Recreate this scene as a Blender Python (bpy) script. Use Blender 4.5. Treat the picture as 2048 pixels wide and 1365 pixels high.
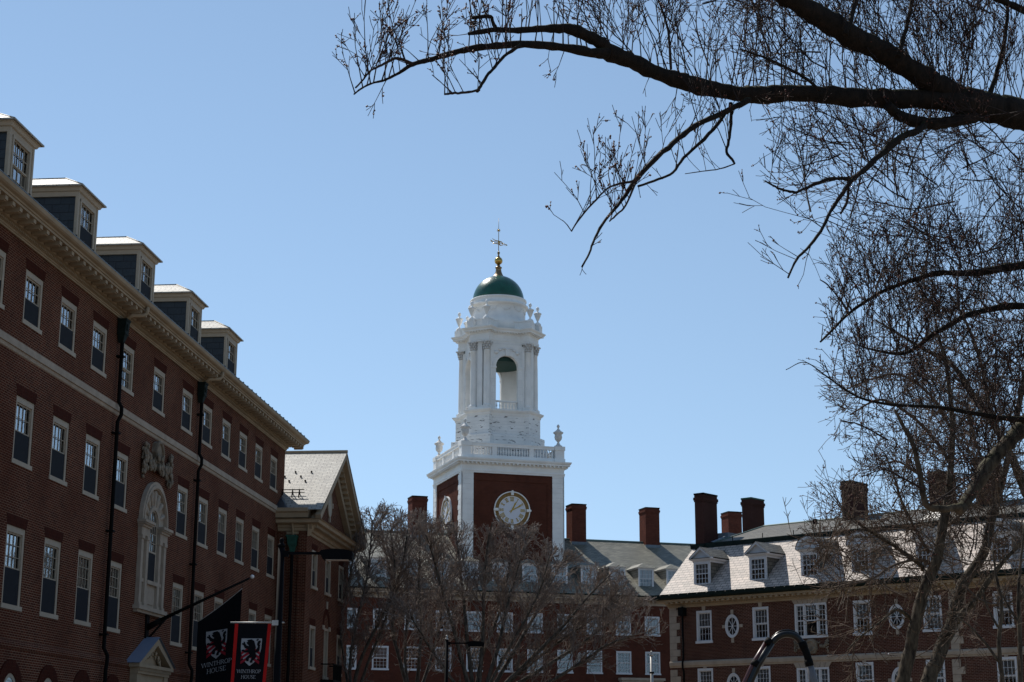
import bpy, bmesh, math, random
from mathutils import Vector, Matrix, noise
for o in list(bpy.data.objects): bpy.data.objects.remove(o)
sc = bpy.context.scene
COL = sc.collection
rad = math.radians
# ---------------------------------------------------------------- camera
F_PX, PITCH, ROLL, EYE = 3340.0, 13.91, 0.167, 1.6
cam = bpy.data.objects.new('camera', bpy.data.cameras.new('camera'))
COL.objects.link(cam)
cam.data.sensor_width = 36.0
cam.data.lens = 36.0 * F_PX / 2048.0
cam.data.clip_end = 3000
cam.location = (0, 0, EYE)
cam.rotation_euler = (Matrix.Rotation(rad(90 + PITCH), 4, 'X') @ Matrix.Rotation(rad(ROLL), 4, 'Z')).to_euler()
sc.camera = cam
# ---------------------------------------------------------------- light
SUN_AZ, SUN_EL = -34.0, 50.0            # azimuth clockwise from +Y
world = bpy.data.worlds.new("World"); sc.world = world; world.use_nodes = True
wt = world.node_tree; wt.nodes.clear()
tcw = wt.nodes.new('ShaderNodeTexCoord'); lift = wt.nodes.new('ShaderNodeVectorMath'); lift.operation = 'ADD'; lift.inputs[1].default_value = (0, 0, 0.16)
wt.links.new(tcw.outputs['Generated'], lift.inputs[0])
sky = wt.nodes.new('ShaderNodeTexSky'); sky.sky_type = 'NISHITA'; sky.sun_disc = False
sky.sun_elevation = rad(SUN_EL); sky.sun_rotation = rad(SUN_AZ)
sky.altitude = 0; sky.air_density = 1.0; sky.dust_density = 0.0; sky.ozone_density = 1.5
bg = wt.nodes.new('ShaderNodeBackground'); bg.inputs[1].default_value = 0.114
wo = wt.nodes.new('ShaderNodeOutputWorld')
wt.links.new(lift.outputs[0], sky.inputs[0]); tint = wt.nodes.new('ShaderNodeMix'); tint.data_type = 'RGBA'; tint.blend_type = 'MULTIPLY'; tint.inputs[0].default_value = 1.0; tint.inputs[7].default_value = (1.09, 1.03, 0.90, 1)
wt.links.new(sky.outputs[0], tint.inputs[6]); wt.links.new(tint.outputs[2], bg.inputs[0]); wt.links.new(bg.outputs[0], wo.inputs[0])
sl = bpy.data.lights.new('sun', 'SUN'); sl.energy = 3.2; sl.angle = rad(0.53); sl.color = (1.0, 0.955, 0.88)
sun = bpy.data.objects.new('sun', sl); COL.objects.link(sun)
sdir = Vector((math.sin(rad(SUN_AZ)) * math.cos(rad(SUN_EL)), math.cos(rad(SUN_AZ)) * math.cos(rad(SUN_EL)), math.sin(rad(SUN_EL))))
sun.rotation_euler = sdir.to_track_quat('Z', 'Y').to_euler()
sun.location = sdir * 300
vs = sc.view_settings
vs.view_transform = 'Standard'; vs.look = 'None'; vs.exposure = 0.52; vs.gamma = 1.0; vs.use_curve_mapping = False
sc.cycles.max_bounces = 6; sc.cycles.diffuse_bounces = 3; sc.cycles.glossy_bounces = 3
sc.cycles.transparent_max_bounces = 12; sc.cycles.caustics_reflective = False; sc.cycles.caustics_refractive = False

# ---------------------------------------------------------------- pixel -> world (survey of the photograph, 2048 px wide)
cp, sp_, cr, sr = math.cos(rad(PITCH)), math.sin(rad(PITCH)), math.cos(rad(ROLL)), math.sin(rad(ROLL))
def at(u, v, Y):
    """the point at ground distance Y seen at pixel u, v"""
    x = (u - 1024) / F_PX; y = (v - 682.5) / F_PX
    x, y = x * cr + y * sr, -x * sr + y * cr
    r = Vector((x, cp + y * sp_, sp_ - y * cp))
    return r * (Y / r.y) + Vector((0, 0, EYE))

# ---------------------------------------------------------------- mesh builder
class MB:
    def __init__(s): s.v = []; s.f = []; s.sm = []; s.uv = None
    def quad(s, *p, sm=False):
        i = len(s.v); s.v += [tuple(q) for q in p]; s.f.append(tuple(range(i, i + len(p)))); s.sm.append(sm)
    def box(s, x0, x1, y0, y1, z0, z1):
        i = len(s.v)
        s.v += [(x0,y0,z0),(x1,y0,z0),(x1,y1,z0),(x0,y1,z0),(x0,y0,z1),(x1,y0,z1),(x1,y1,z1),(x0,y1,z1)]
        for f in ((3,2,1,0),(4,5,6,7),(0,1,5,4),(1,2,6,5),(2,3,7,6),(3,0,4,7)):
            s.f.append(tuple(i + k for k in f)); s.sm.append(False)
    def obox(s, c, ux, uy, uz):
        c = Vector(c); ux = Vector(ux); uy = Vector(uy); uz = Vector(uz); i = len(s.v)
        for k in ((-1,-1,-1),(1,-1,-1),(1,1,-1),(-1,1,-1),(-1,-1,1),(1,-1,1),(1,1,1),(-1,1,1)):
            s.v.append(tuple(c + ux * k[0] + uy * k[1] + uz * k[2]))
        for f in ((3,2,1,0),(4,5,6,7),(0,1,5,4),(1,2,6,5),(2,3,7,6),(3,0,4,7)):
            s.f.append(tuple(i + k for k in f)); s.sm.append(False)
    def loft(s, A, B, cap0=False, cap1=False, sm=False):
        i = len(s.v); n = len(A); s.v += [tuple(p) for p in A] + [tuple(p) for p in B]
        for k in range(n):
            s.f.append((i + k, i + (k + 1) % n, i + n + (k + 1) % n, i + n + k)); s.sm.append(sm)
        if cap0: s.f.append(tuple(i + k for k in reversed(range(n)))); s.sm.append(False)
        if cap1: s.f.append(tuple(i + n + k for k in range(n))); s.sm.append(False)
    def prism(s, poly, z0, z1): s.loft([(x, y, z0) for x, y in poly], [(x, y, z1) for x, y in poly], True, True)
    def prism_y(s, poly, y0, y1):
        """poly in x,z extruded along y"""
        s.loft([(x, y1, z) for x, z in poly], [(x, y0, z) for x, z in poly], True, True)
    def prism_x(s, poly, x0, x1):
        s.loft([(x0, y, z) for y, z in poly], [(x1, y, z) for y, z in poly], True, True)
    def lathe(s, prof, c=(0, 0, 0), n=16, sm=True):
        i = len(s.v); m = len(prof)
        for r, z in prof:
            for k in range(n):
                a = 2 * math.pi * k / n; s.v.append((c[0] + r * math.cos(a), c[1] + r * math.sin(a), c[2] + z))
        for j in range(m - 1):
            for k in range(n):
                k2 = (k + 1) % n
                s.f.append((i + j*n + k, i + j*n + k2, i + (j+1)*n + k2, i + (j+1)*n + k)); s.sm.append(sm)
        s.f.append(tuple(i + k for k in reversed(range(n)))); s.sm.append(False)
        s.f.append(tuple(i + (m-1)*n + k for k in range(n))); s.sm.append(False)
    def tube(s, pts, rads, n=6, sm=True, cap=True):
        pts = [Vector(p) for p in pts]; m = len(pts); i = len(s.v)
        if isinstance(rads, (int, float)): rads = [rads] * m
        t = (pts[1] - pts[0]).normalized()
        a = t.cross(Vector((0.31, 0.2, 0.93)))
        if a.length < 1e-3: a = t.cross(Vector((1, 0, 0)))
        a.normalize()
        cs = [(math.cos(2*math.pi*k/n), math.sin(2*math.pi*k/n)) for k in range(n)]
        for j in range(m):
            if j < m - 1: t = pts[j+1] - pts[j]
            if 0 < j < m - 1: t = pts[j+1] - pts[j-1]
            if t.length > 1e-9: t = t.normalized()
            a = (a - t * a.dot(t))
            if a.length < 1e-6: a = t.orthogonal()
            a.normalize(); b = t.cross(a); r = rads[j]; p = pts[j]
            for c_, s_ in cs: s.v.append((p.x + r*(a.x*c_ + b.x*s_), p.y + r*(a.y*c_ + b.y*s_), p.z + r*(a.z*c_ + b.z*s_)))
        for j in range(m - 1):
            for k in range(n):
                k2 = (k + 1) % n
                s.f.append((i + j*n + k, i + j*n + k2, i + (j+1)*n + k2, i + (j+1)*n + k)); s.sm.append(sm)
        if cap:
            s.f.append(tuple(i + k for k in reversed(range(n)))); s.sm.append(False)
            s.f.append(tuple(i + (m-1)*n + k for k in range(n))); s.sm.append(False)
    def blob(s, c, r, jit=0.0, seg=8, rng=None, sx=1, sy=1, sz=1):
        i = len(s.v); rings = max(4, seg // 2 + 1)
        for j in range(rings):
            th = math.pi * j / (rings - 1)
            for k in range(seg):
                ph = 2 * math.pi * k / seg
                q = r * (1 + (rng.uniform(-jit, jit) if rng else 0))
                s.v.append((c[0] + sx*q*math.sin(th)*math.cos(ph), c[1] + sy*q*math.sin(th)*math.sin(ph), c[2] + sz*q*math.cos(th)))
        for j in range(rings - 1):
            for k in range(seg):
                k2 = (k+1) % seg
                s.f.append((i + j*seg + k, i + (j+1)*seg + k, i + (j+1)*seg + k2, i + j*seg + k2)); s.sm.append(True)
    def sweep(s, path, prof, closed=False, caps=True):
        """moulding: prof [(offset outward, z)] swept along plan path (outward = right-hand side of travel)"""
        n = len(path); P = [Vector((p[0], p[1])) for p in path]; rows = []
        def nrm(a, b):
            d = (b - a).normalized(); return Vector((d.y, -d.x))
        offs = []
        for k in range(n):
            if closed or 0 < k < n - 1:
                n1 = nrm(P[k-1], P[k]); n2 = nrm(P[k], P[(k+1) % n]); offs.append((n1 + n2) / (1 + n1.dot(n2)))
            elif k == 0: offs.append(nrm(P[0], P[1]))
            else: offs.append(nrm(P[-2], P[-1]))
        i = len(s.v); m = len(prof)
        for k in range(n):
            for o, z in prof: q = P[k] + offs[k] * o; s.v.append((q.x, q.y, z))
        for k in range(n if closed else n - 1):
            k2 = (k + 1) % n
            for j in range(m - 1):
                s.f.append((i + k*m + j, i + k2*m + j, i + k2*m + j + 1, i + k*m + j + 1)); s.sm.append(False)
        if caps and not closed:
            s.f.append(tuple(i + j for j in range(m))); s.sm.append(False)
            s.f.append(tuple(i + (n-1)*m + j for j in reversed(range(m)))); s.sm.append(False)
    def wall(s, x0, x1, z0, z1, y, holes, depth=0.3):
        """front wall in plane y (seen from -y) with rectangular openings and reveals"""
        xs = sorted({x0, x1, *[h[0] for h in holes], *[h[1] for h in holes]}); zs = sorted({z0, z1, *[h[2] for h in holes], *[h[3] for h in holes]})
        for a, b in zip(xs, xs[1:]):
            run = None
            for c, d in zip(zs, zs[1:]):
                mx, mz = (a + b) / 2, (c + d) / 2
                if any(h[0] < mx < h[1] and h[2] < mz < h[3] for h in holes):
                    if run: s.quad((a, y, run[0]), (b, y, run[0]), (b, y, run[1]), (a, y, run[1])); run = None
                else: run = (run[0], d) if run else (c, d)
            if run: s.quad((a, y, run[0]), (b, y, run[0]), (b, y, run[1]), (a, y, run[1]))
        for a, b, c, d in holes:
            e = y + depth
            s.quad((a, y, c), (a, y, d), (a, e, d), (a, e, c)); s.quad((b, y, d), (b, y, c), (b, e, c), (b, e, d))
            s.quad((a, y, d), (b, y, d), (b, e, d), (a, e, d)); s.quad((b, y, c), (a, y, c), (a, e, c), (b, e, c))
    def mesh(s, name, mat):
        me = bpy.data.meshes.new(name); me.from_pydata(s.v, [], s.f)
        if mat: me.materials.append(mat)
        me.polygons.foreach_set('use_smooth', s.sm)
        if len(s.f) < 60000:
            uvl = me.uv_layers.new(name='UVMap').data
            Z = Vector((0, 0, 1))
            for p in me.polygons:
                nn = p.normal
                t = Z.cross(nn)
                t = Vector((1, 0, 0)) if t.length < 0.05 else t.normalized()
                b = nn.cross(t)
                for li in p.loop_indices:
                    co = me.vertices[me.loops[li].vertex_index].co
                    uvl[li].uv = (co.dot(t), co.dot(b))
        me.update()
        return me
    def build(s, name, mat, parent=None, loc=(0, 0, 0)):
        o = bpy.data.objects.new(name, s.mesh(name, mat)); COL.objects.link(o); o.location = loc
        if parent: o.parent = parent
        return o

def tag(o, label=None, cat=None, group=None, kind=None):
    if label: o['label'] = label
    if cat: o['category'] = cat
    if group: o['group'] = group
    if kind: o['kind'] = kind
    return o
def empty(name, loc=(0, 0, 0), rz=0.0, label=None, cat=None, group=None):
    o = bpy.data.objects.new(name, None); COL.objects.link(o); o.location = loc; o.rotation_euler = (0, 0, rz); o.empty_display_size = 0.2
    return tag(o, label, cat, group)
def put(me, name, parent, loc=(0, 0, 0), rz=0.0):
    o = bpy.data.objects.new(name, me); COL.objects.link(o); o.parent = parent; o.location = loc; o.rotation_euler = (0, 0, rz); return o
def dup(o, parent, loc, rz=None):
    c = o.copy(); COL.objects.link(c); c.parent = parent; c.location = loc
    if rz is not None: c.rotation_euler = (0, 0, rz)
    for ch in list(o.children):
        d = ch.copy(); COL.objects.link(d); d.parent = c
    return c

# ---------------------------------------------------------------- materials
class NT:
    def __init__(s, name):
        s.m = bpy.data.materials.new(name); s.m.use_nodes = True; s.t = s.m.node_tree; s.t.nodes.clear()
        s.out = s.n('ShaderNodeOutputMaterial')
    def n(s, typ, **kw):
        nd = s.t.nodes.new(typ)
        for k, v in kw.items():
            if k.startswith('i_'):
                key = k[2:]; key = int(key) if key.isdigit() else key.replace('_', ' ')
                nd.inputs[key].default_value = v
            else: setattr(nd, k, v)
        return nd
    def l(s, a, b): s.t.links.new(a, b)
    def bsdf(s, rough=0.8, spec=0.3, metal=0.0, col=None):
        b = s.n('ShaderNodeBsdfPrincipled'); b.inputs['Roughness'].default_value = rough; b.inputs['Specular IOR Level'].default_value = spec; b.inputs['Metallic'].default_value = metal
        if col: b.inputs['Base Color'].default_value = (*col, 1)
        s.l(b.outputs[0], s.out.inputs[0]); return b
    def ramp(s, fac, stops):
        r = s.n('ShaderNodeValToRGB'); e = r.color_ramp.elements
        while len(e) < len(stops): e.new(0.5)
        for k, (p, c) in enumerate(stops): e[k].position = p; e[k].color = (*c, 1) if len(c) == 3 else c
        s.l(fac, r.inputs[0]); return r.outputs[0]
    def mix(s, fac, a, b, mode='MIX'):
        m = s.n('ShaderNodeMix', data_type='RGBA', blend_type=mode)
        if isinstance(fac, (int, float)): m.inputs[0].default_value = fac
        else: s.l(fac, m.inputs[0])
        for q, i in ((a, 6), (b, 7)):
            if isinstance(q, tuple): m.inputs[i].default_value = (*q, 1) if len(q) == 3 else q
            else: s.l(q, m.inputs[i])
        return m.outputs[2]
    def noise(s, vec, scale, detail=3, rough=0.55):
        n_ = s.n('ShaderNodeTexNoise'); n_.inputs['Scale'].default_value = scale; n_.inputs['Detail'].default_value = detail; n_.inputs['Roughness'].default_value = rough
        if vec is not None: s.l(vec, n_.inputs['Vector'])
        return n_.outputs['Fac']
    def bump(s, h, b, strength=0.4, dist=0.02):
        u = s.n('ShaderNodeBump'); u.inputs['Strength'].default_value = strength; u.inputs['Distance'].default_value = dist
        s.l(h, u.inputs['Height']); s.l(u.outputs[0], b.inputs['Normal'])

def brick_mat(name, c1, c2, mortar, bw=0.215, rh=0.074, ms=0.010, rot=False, dark=(0.02, 0.015, 0.015), darkamt=0.55, rough=0.85):
    T = NT(name); uv = T.n('ShaderNodeTexCoord')
    vec = uv.outputs['UV']
    if rot:
        mp = T.n('ShaderNodeMapping'); mp.inputs['Rotation'].default_value = (0, 0, rad(90)); T.l(vec, mp.inputs[0]); vec = mp.outputs[0]
    b = T.n('ShaderNodeTexBrick', offset=0.5)
    b.inputs['Scale'].default_value = 1; b.inputs['Brick Width'].default_value = bw; b.inputs['Row Height'].default_value = rh
    b.inputs['Mortar Size'].default_value = ms; b.inputs['Mortar Smooth'].default_value = 0.1; b.inputs['Bias'].default_value = -0.1
    b.inputs['Color1'].default_value = (*c1, 1); b.inputs['Color2'].default_value = (*c2, 1); b.inputs['Mortar'].default_value = (*mortar, 1)
    T.l(vec, b.inputs['Vector'])
    obj = uv.outputs['Object']
    n1 = T.noise(obj, 0.35, 5); n2 = T.noise(vec, 14, 2); n3 = T.noise(obj, 1.7, 4)
    f1 = T.ramp(n1, [(0.35, (0, 0, 0)), (0.72, (1, 1, 1))])
    f3 = T.ramp(n3, [(0.5, (0, 0, 0)), (0.75, (1, 1, 1))])
    m1 = T.n('ShaderNodeMath', operation='MULTIPLY'); T.l(f1, m1.inputs[0]); m1.inputs[1].default_value = darkamt
    c = T.mix(m1.outputs[0], b.outputs['Color'], tuple(k * 0.55 for k in c1))
    m3 = T.n('ShaderNodeMath', operation='MULTIPLY'); T.l(f3, m3.inputs[0]); m3.inputs[1].default_value = 0.3
    c = T.mix(m3.outputs[0], c, dark)
    c = T.mix(0.35, c, T.ramp(n2, [(0.3, (0.35, 0.35, 0.35)), (0.7, (1.0, 1.0, 1.0))]), 'MULTIPLY')
    bs = T.bsdf(rough, 0.03); T.l(c, bs.inputs['Base Color'])
    inv = T.n('ShaderNodeMath', operation='SUBTRACT'); inv.inputs[0].default_value = 1.0; T.l(b.outputs['Fac'], inv.inputs[1])
    T.bump(inv.outputs[0], bs, 0.6, 0.012)
    return T.m

def slate_mat(name, c1, c2, line, w=0.42, h=0.21, rough=0.42, spec=0.5):
    T = NT(name); uv = T.n('ShaderNodeTexCoord'); vec = uv.outputs['UV']
    b = T.n('ShaderNodeTexBrick', offset=0.5)
    b.inputs['Scale'].default_value = 1; b.inputs['Brick Width'].default_value = w; b.inputs['Row Height'].default_value = h
    b.inputs['Mortar Size'].default_value = 0.018; b.inputs['Mortar Smooth'].default_value = 0.25
    b.inputs['Color1'].default_value = (*c1, 1); b.inputs['Color2'].default_value = (*c2, 1); b.inputs['Mortar'].default_value = (*line, 1)
    # wobble of the courses
    nv = T.n('ShaderNodeTexNoise'); nv.inputs['Scale'].default_value = 2.2; T.l(vec, nv.inputs['Vector'])
    sb = T.n('ShaderNodeVectorMath', operation='SUBTRACT'); T.l(nv.outputs['Color'], sb.inputs[0]); sb.inputs[1].default_value = (0.5, 0.5, 0.5)
    scv = T.n('ShaderNodeVectorMath', operation='SCALE'); T.l(sb.outputs[0], scv.inputs[0]); scv.inputs['Scale'].default_value = 0.05
    ad = T.n('ShaderNodeVectorMath', operation='ADD'); T.l(vec, ad.inputs[0]); T.l(scv.outputs[0], ad.inputs[1])
    T.l(ad.outputs[0], b.inputs['Vector'])
    n1 = T.noise(vec, 1.3, 4); n2 = T.noise(vec, 9, 3)
    c = T.mix(0.5, b.outputs['Color'], T.ramp(n1, [(0.3, (0.5, 0.5, 0.52)), (0.7, (1.0, 0.98, 0.95))]), 'MULTIPLY')
    c = T.mix(0.4, c, T.ramp(n2, [(0.3, (0.5, 0.5, 0.5)), (0.7, (1, 1, 1))]), 'MULTIPLY')
    bs = T.bsdf(rough, spec); T.l(c, bs.inputs['Base Color'])
    # each course overlaps the next: saw-tooth height along the slope
    sep = T.n('ShaderNodeSeparateXYZ'); T.l(ad.outputs[0], sep.inputs[0])
    dv = T.n('ShaderNodeMath', operation='DIVIDE'); T.l(sep.outputs[1], dv.inputs[0]); dv.inputs[1].default_value = h
    fr = T.n('ShaderNodeMath', operation='FRACT'); T.l(dv.outputs[0], fr.inputs[0])
    iv = T.n('ShaderNodeMath', operation='SUBTRACT'); iv.inputs[0].default_value = 1.0; T.l(fr.outputs[0], iv.inputs[1])
    hh = T.n('ShaderNodeMath', operation='MULTIPLY_ADD'); T.l(n2, hh.inputs[0]); hh.inputs[1].default_value = 0.5; T.l(iv.outputs[0], hh.inputs[2])
    T.bump(hh.outputs[0], bs, 0.8, 0.03)
    return T.m

def plain(name, col, rough=0.7, spec=0.3, metal=0.0, var=0.25, scale=3.0, bump=0.0, bscale=30.0):
    T = NT(name); tc = T.n('ShaderNodeTexCoord')
    n1 = T.noise(tc.outputs['Object'], scale, 5)
    c = T.ramp(n1, [(0.3, tuple(k * (1 - var) for k in col)), (0.7, col)])
    bs = T.bsdf(rough, spec, metal); T.l(c, bs.inputs['Base Color'])
    if bump: T.bump(T.noise(tc.outputs['Object'], bscale, 3), bs, bump, 0.02)
    return T.m

def white_wood(name, col, board=0.0, peel=0.0, joint=0.0):
    """painted wood: clapboard lines, hairline joints, flaked patches"""
    T = NT(name); tc = T.n('ShaderNodeTexCoord'); uv = tc.outputs['UV']
    c = T.ramp(T.noise(tc.outputs['Object'], 0.9, 6), [(0.3, tuple(k * 0.86 for k in col)), (0.65, col)])
    bs = T.bsdf(0.6, 0.3)
    if board:
        b = T.n('ShaderNodeTexBrick', offset=0.37); b.inputs['Scale'].default_value = 1
        b.inputs['Brick Width'].default_value = 3.7; b.inputs['Row Height'].default_value = board; b.inputs['Mortar Size'].default_value = 0.008; b.inputs['Mortar Smooth'].default_value = 0.2
        b.inputs['Color1'].default_value = (1, 1, 1, 1); b.inputs['Color2'].default_value = (0.95, 0.95, 0.95, 1); b.inputs['Mortar'].default_value = (0.70, 0.71, 0.73, 1)
        T.l(uv, b.inputs['Vector'])
        c = T.mix(1.0, c, b.outputs['Color'], 'MULTIPLY')
    if peel:
        mp = T.n('ShaderNodeMapping'); mp.inputs['Scale'].default_value = (1.2, 6.5, 1); T.l(uv, mp.inputs[0])
        p = T.noise(mp.outputs[0], 0.9, 6, 0.6)
        k = 0.645 - peel * 0.08
        msk = T.ramp(p, [(k, (0, 0, 0)), (k + 0.012, (1, 1, 1))])
        c = T.mix(msk, c, (0.10, 0.09, 0.08))
    T.l(c, bs.inputs['Base Color'])
    return T.m

M = {}
M['brick_left'] = brick_mat('red_brick_light_mortar', (0.118, 0.0300, 0.0150), (0.056, 0.0155, 0.0090), (0.34, 0.215, 0.145), ms=0.0085)
M['brick_left_arch'] = brick_mat('red_brick_soldier', (0.075, 0.0175, 0.010), (0.05, 0.012, 0.0075), (0.11, 0.05, 0.034), rot=True, ms=0.006)
M['brick_center'] = brick_mat('deep_red_brick', (0.125, 0.039, 0.024), (0.078, 0.026, 0.017), (0.18, 0.09, 0.068), ms=0.007)
M['brick_right'] = brick_mat('brown_brick', (0.108, 0.040, 0.026), (0.064, 0.025, 0.017), (0.32, 0.22, 0.175), ms=0.0075)
M['brick_dark'] = brick_mat('dark_chimney_brick', (0.07, 0.026, 0.022), (0.045, 0.018, 0.016), (0.13, 0.085, 0.07), ms=0.010)
M['brick_chimney'] = brick_mat('orange_red_chimney_brick', (0.165, 0.053, 0.036), (0.105, 0.034, 0.025), (0.17, 0.085, 0.065), ms=0.007)
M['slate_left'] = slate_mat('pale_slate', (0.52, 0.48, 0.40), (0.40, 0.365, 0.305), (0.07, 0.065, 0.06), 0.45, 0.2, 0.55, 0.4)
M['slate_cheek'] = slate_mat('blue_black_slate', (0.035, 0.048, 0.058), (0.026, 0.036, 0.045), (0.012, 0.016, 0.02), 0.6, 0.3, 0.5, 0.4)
M['slate_center'] = slate_mat('grey_green_slate', (0.31, 0.295, 0.235), (0.18, 0.175, 0.14), (0.035, 0.036, 0.03), 0.4, 0.19, 0.55, 0.35)
M['slate_right'] = slate_mat('rosy_slate', (0.66, 0.52, 0.425), (0.42, 0.345, 0.285), (0.06, 0.05, 0.045), 0.40, 0.23, 0.66, 0.7)
M['slate_upper'] = slate_mat('dull_grey_slate', (0.17, 0.155, 0.125), (0.115, 0.106, 0.088), (0.04, 0.04, 0.036), 0.42, 0.2, 0.6, 0.3)
M['tan'] = plain('tan_painted_cornice', (0.39, 0.30, 0.20), 0.7, 0.12, var=0.22, scale=1.5)
M['trim_left'] = plain('putty_window_paint', (0.43, 0.36, 0.275), 0.65, 0.12, var=0.15)
M['stone'] = plain('pale_limestone', (0.42, 0.345, 0.27), 0.85, 0.08, var=0.25, scale=2.5, bump=0.15)
M['relief'] = plain('weathered_carved_stone', (0.29, 0.235, 0.175), 0.9, 0.08, var=0.5, scale=4, bump=0.4)
M['white'] = white_wood('white_paint', (0.86, 0.85, 0.82))
M['white_wall'] = white_wood('white_flush_board', (0.86, 0.85, 0.82), 0.62)
M['white_clap'] = white_wood('white_clapboard_flaking', (0.85, 0.84, 0.81), 0.28, 0.55)
M['white_win'] = plain('white_window_paint', (0.62, 0.62, 0.63), 0.5, 0.3, var=0.1)
M['urn'] = plain('white_urn_paint', (0.72, 0.70, 0.67), 0.7, 0.2, var=0.3, scale=5)
M['dome'] = plain('green_dome_paint', (0.009, 0.098, 0.062), 0.30, 0.5, var=0.4, scale=2.0, bump=0.8, bscale=6.0)
M['ceiling'] = plain('dark_green_ceiling', (0.03, 0.075, 0.068), 0.7, 0.2)
M['gold'] = plain('gilded_metal', (0.62, 0.40, 0.12), 0.28, 0.5, 1.0, var=0.4, scale=6)
M['bronze'] = plain('bronze', (0.30, 0.21, 0.11), 0.4, 0.5, 0.8, var=0.4, scale=8)
M['gilt'] = plain('gold_leaf_paint', (0.50, 0.33, 0.05), 0.5, 0.4, 0.2, var=0.3, scale=8)
M['mosaic'] = plain('brown_gold_clock_ring', (0.33, 0.19, 0.05), 0.6, 0.3, 0.0, var=0.7, scale=14)
M['dial'] = plain('white_clock_dial', (0.66, 0.67, 0.72), 0.5, 0.3, var=0.05)
M['copper'] = plain('green_black_copper', (0.014, 0.024, 0.020), 0.7, 0.1, var=0.5, scale=4)
M['verdigris'] = plain('verdigris_copper', (0.022, 0.10, 0.072), 0.65, 0.3, var=0.5, scale=5)
M['ridge'] = plain('ridge_copper', (0.10, 0.15, 0.13), 0.6, 0.3, var=0.3)
M['lead'] = plain('blue_grey_flashing', (0.16, 0.20, 0.24), 0.5, 0.4, var=0.4)
M['zinc'] = plain('zinc_sheet', (0.20, 0.24, 0.32), 0.35, 0.5, 0.0, var=0.1)
M['iron'] = plain('black_iron', (0.007, 0.007, 0.007), 0.7, 0.06, var=0.3)
M['black'] = plain('black_lamp_paint', (0.005, 0.005, 0.006), 0.7, 0.05, var=0.2)
M['hose'] = plain('black_pipe', (0.008, 0.008, 0.008), 0.28, 0.35, var=0.3)
M['hose_red'] = plain('dark_red_pipe', (0.07, 0.012, 0.01), 0.35, 0.5, var=0.3)
M['grey_pipe'] = plain('grey_pipe', (0.13, 0.13, 0.14), 0.5, 0.4, var=0.2)
M['galv'] = plain('galvanised_steel', (0.42, 0.40, 0.37), 0.45, 0.5, 0.3, var=0.3, scale=8)
M['cloth'] = plain('black_cloth', (0.006, 0.006, 0.008), 0.9, 0.1, var=0.3, scale=6)
M['red'] = plain('red_cloth', (0.40, 0.010, 0.008), 0.8, 0.15, var=0.15)
M['silver'] = plain('silver_print', (0.30, 0.30, 0.31), 0.8, 0.15, var=0.1)
M['crimson'] = plain('crimson_print', (0.22, 0.010, 0.02), 0.8, 0.15, var=0.1)
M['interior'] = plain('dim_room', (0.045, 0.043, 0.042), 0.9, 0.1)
M['blind'] = plain('window_blind', (0.58, 0.58, 0.56), 0.9, 0.1, var=0.12, scale=1.0)
M['screen'] = plain('insect_screen', (0.017, 0.018, 0.022), 0.8, 0.15, var=0.2)
M['ground'] = plain('lawn_and_gravel', (0.30, 0.25, 0.185), 0.95, 0.1, var=0.5, scale=0.4)
M['asphalt'] = plain('brick_paving', (0.20, 0.13, 0.10), 0.9, 0.2, var=0.3)
M['bag'] = plain('white_plastic', (0.7, 0.68, 0.62), 0.5, 0.3, var=0.2)

def glass_mat(ior=1.75):
    T = NT('window_glass'); tc = T.n('ShaderNodeTexCoord')
    tr = T.n('ShaderNodeBsdfTransparent'); tr.inputs[0].default_value = (0.78, 0.80, 0.82, 1)
    gl = T.n('ShaderNodeBsdfGlossy'); gl.inputs['Roughness'].default_value = 0.015; gl.inputs[0].default_value = (0.95, 0.97, 1, 1)
    fr = T.n('ShaderNodeFresnel'); fr.inputs['IOR'].default_value = ior
    nz = T.noise(tc.outputs['Object'], 2.3, 2)
    bu = T.n('ShaderNodeBump'); bu.inputs['Strength'].default_value = 0.06; bu.inputs['Distance'].default_value = 0.1; T.l(nz, bu.inputs['Height'])
    T.l(bu.outputs[0], gl.inputs['Normal'])
    mx = T.n('ShaderNodeMixShader'); T.l(fr.outputs[0], mx.inputs[0]); T.l(tr.outputs[0], mx.inputs[1]); T.l(gl.outputs[0], mx.inputs[2]); T.l(mx.outputs[0], T.out.inputs[0])
    return T.m
M['glass'] = glass_mat(2.1); M['glass_left'] = glass_mat(7.0)
def dark_glass():
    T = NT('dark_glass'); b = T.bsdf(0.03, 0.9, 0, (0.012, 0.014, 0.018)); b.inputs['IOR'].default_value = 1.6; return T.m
M['dark_glass'] = dark_glass()

def bark(name, dark, light, moss=0.0, scale=9.0):
    T = NT(name); tc = T.n('ShaderNodeTexCoord')
    mp = T.n('ShaderNodeMapping'); mp.inputs['Scale'].default_value = (1, 1, 0.35); T.l(tc.outputs['Object'], mp.inputs[0])
    n1 = T.noise(mp.outputs[0], scale, 6, 0.65); n2 = T.noise(tc.outputs['Object'], 1.6, 4)
    c = T.ramp(n1, [(0.35, dark), (0.68, light)])
    if moss:
        ge = T.n('ShaderNodeNewGeometry'); sep = T.n('ShaderNodeSeparateXYZ'); T.l(ge.outputs['Normal'], sep.inputs[0])
        mu = T.n('ShaderNodeMath', operation='MULTIPLY'); T.l(sep.outputs[2], mu.inputs[0]); T.l(n2, mu.inputs[1])
        f = T.ramp(mu.outputs[0], [(0.28, (0, 0, 0)), (0.5, (moss, moss, moss))])
        c = T.mix(f, c, (0.075, 0.075, 0.022))
    b = T.bsdf(0.85, 0.25); T.l(c, b.inputs['Base Color']); T.bump(n1, b, 0.9, 0.03)
    return T.m
M['bark_near'] = bark('dark_maple_bark', (0.004, 0.003, 0.002), (0.020, 0.013, 0.009), 0.45, 14)
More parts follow.
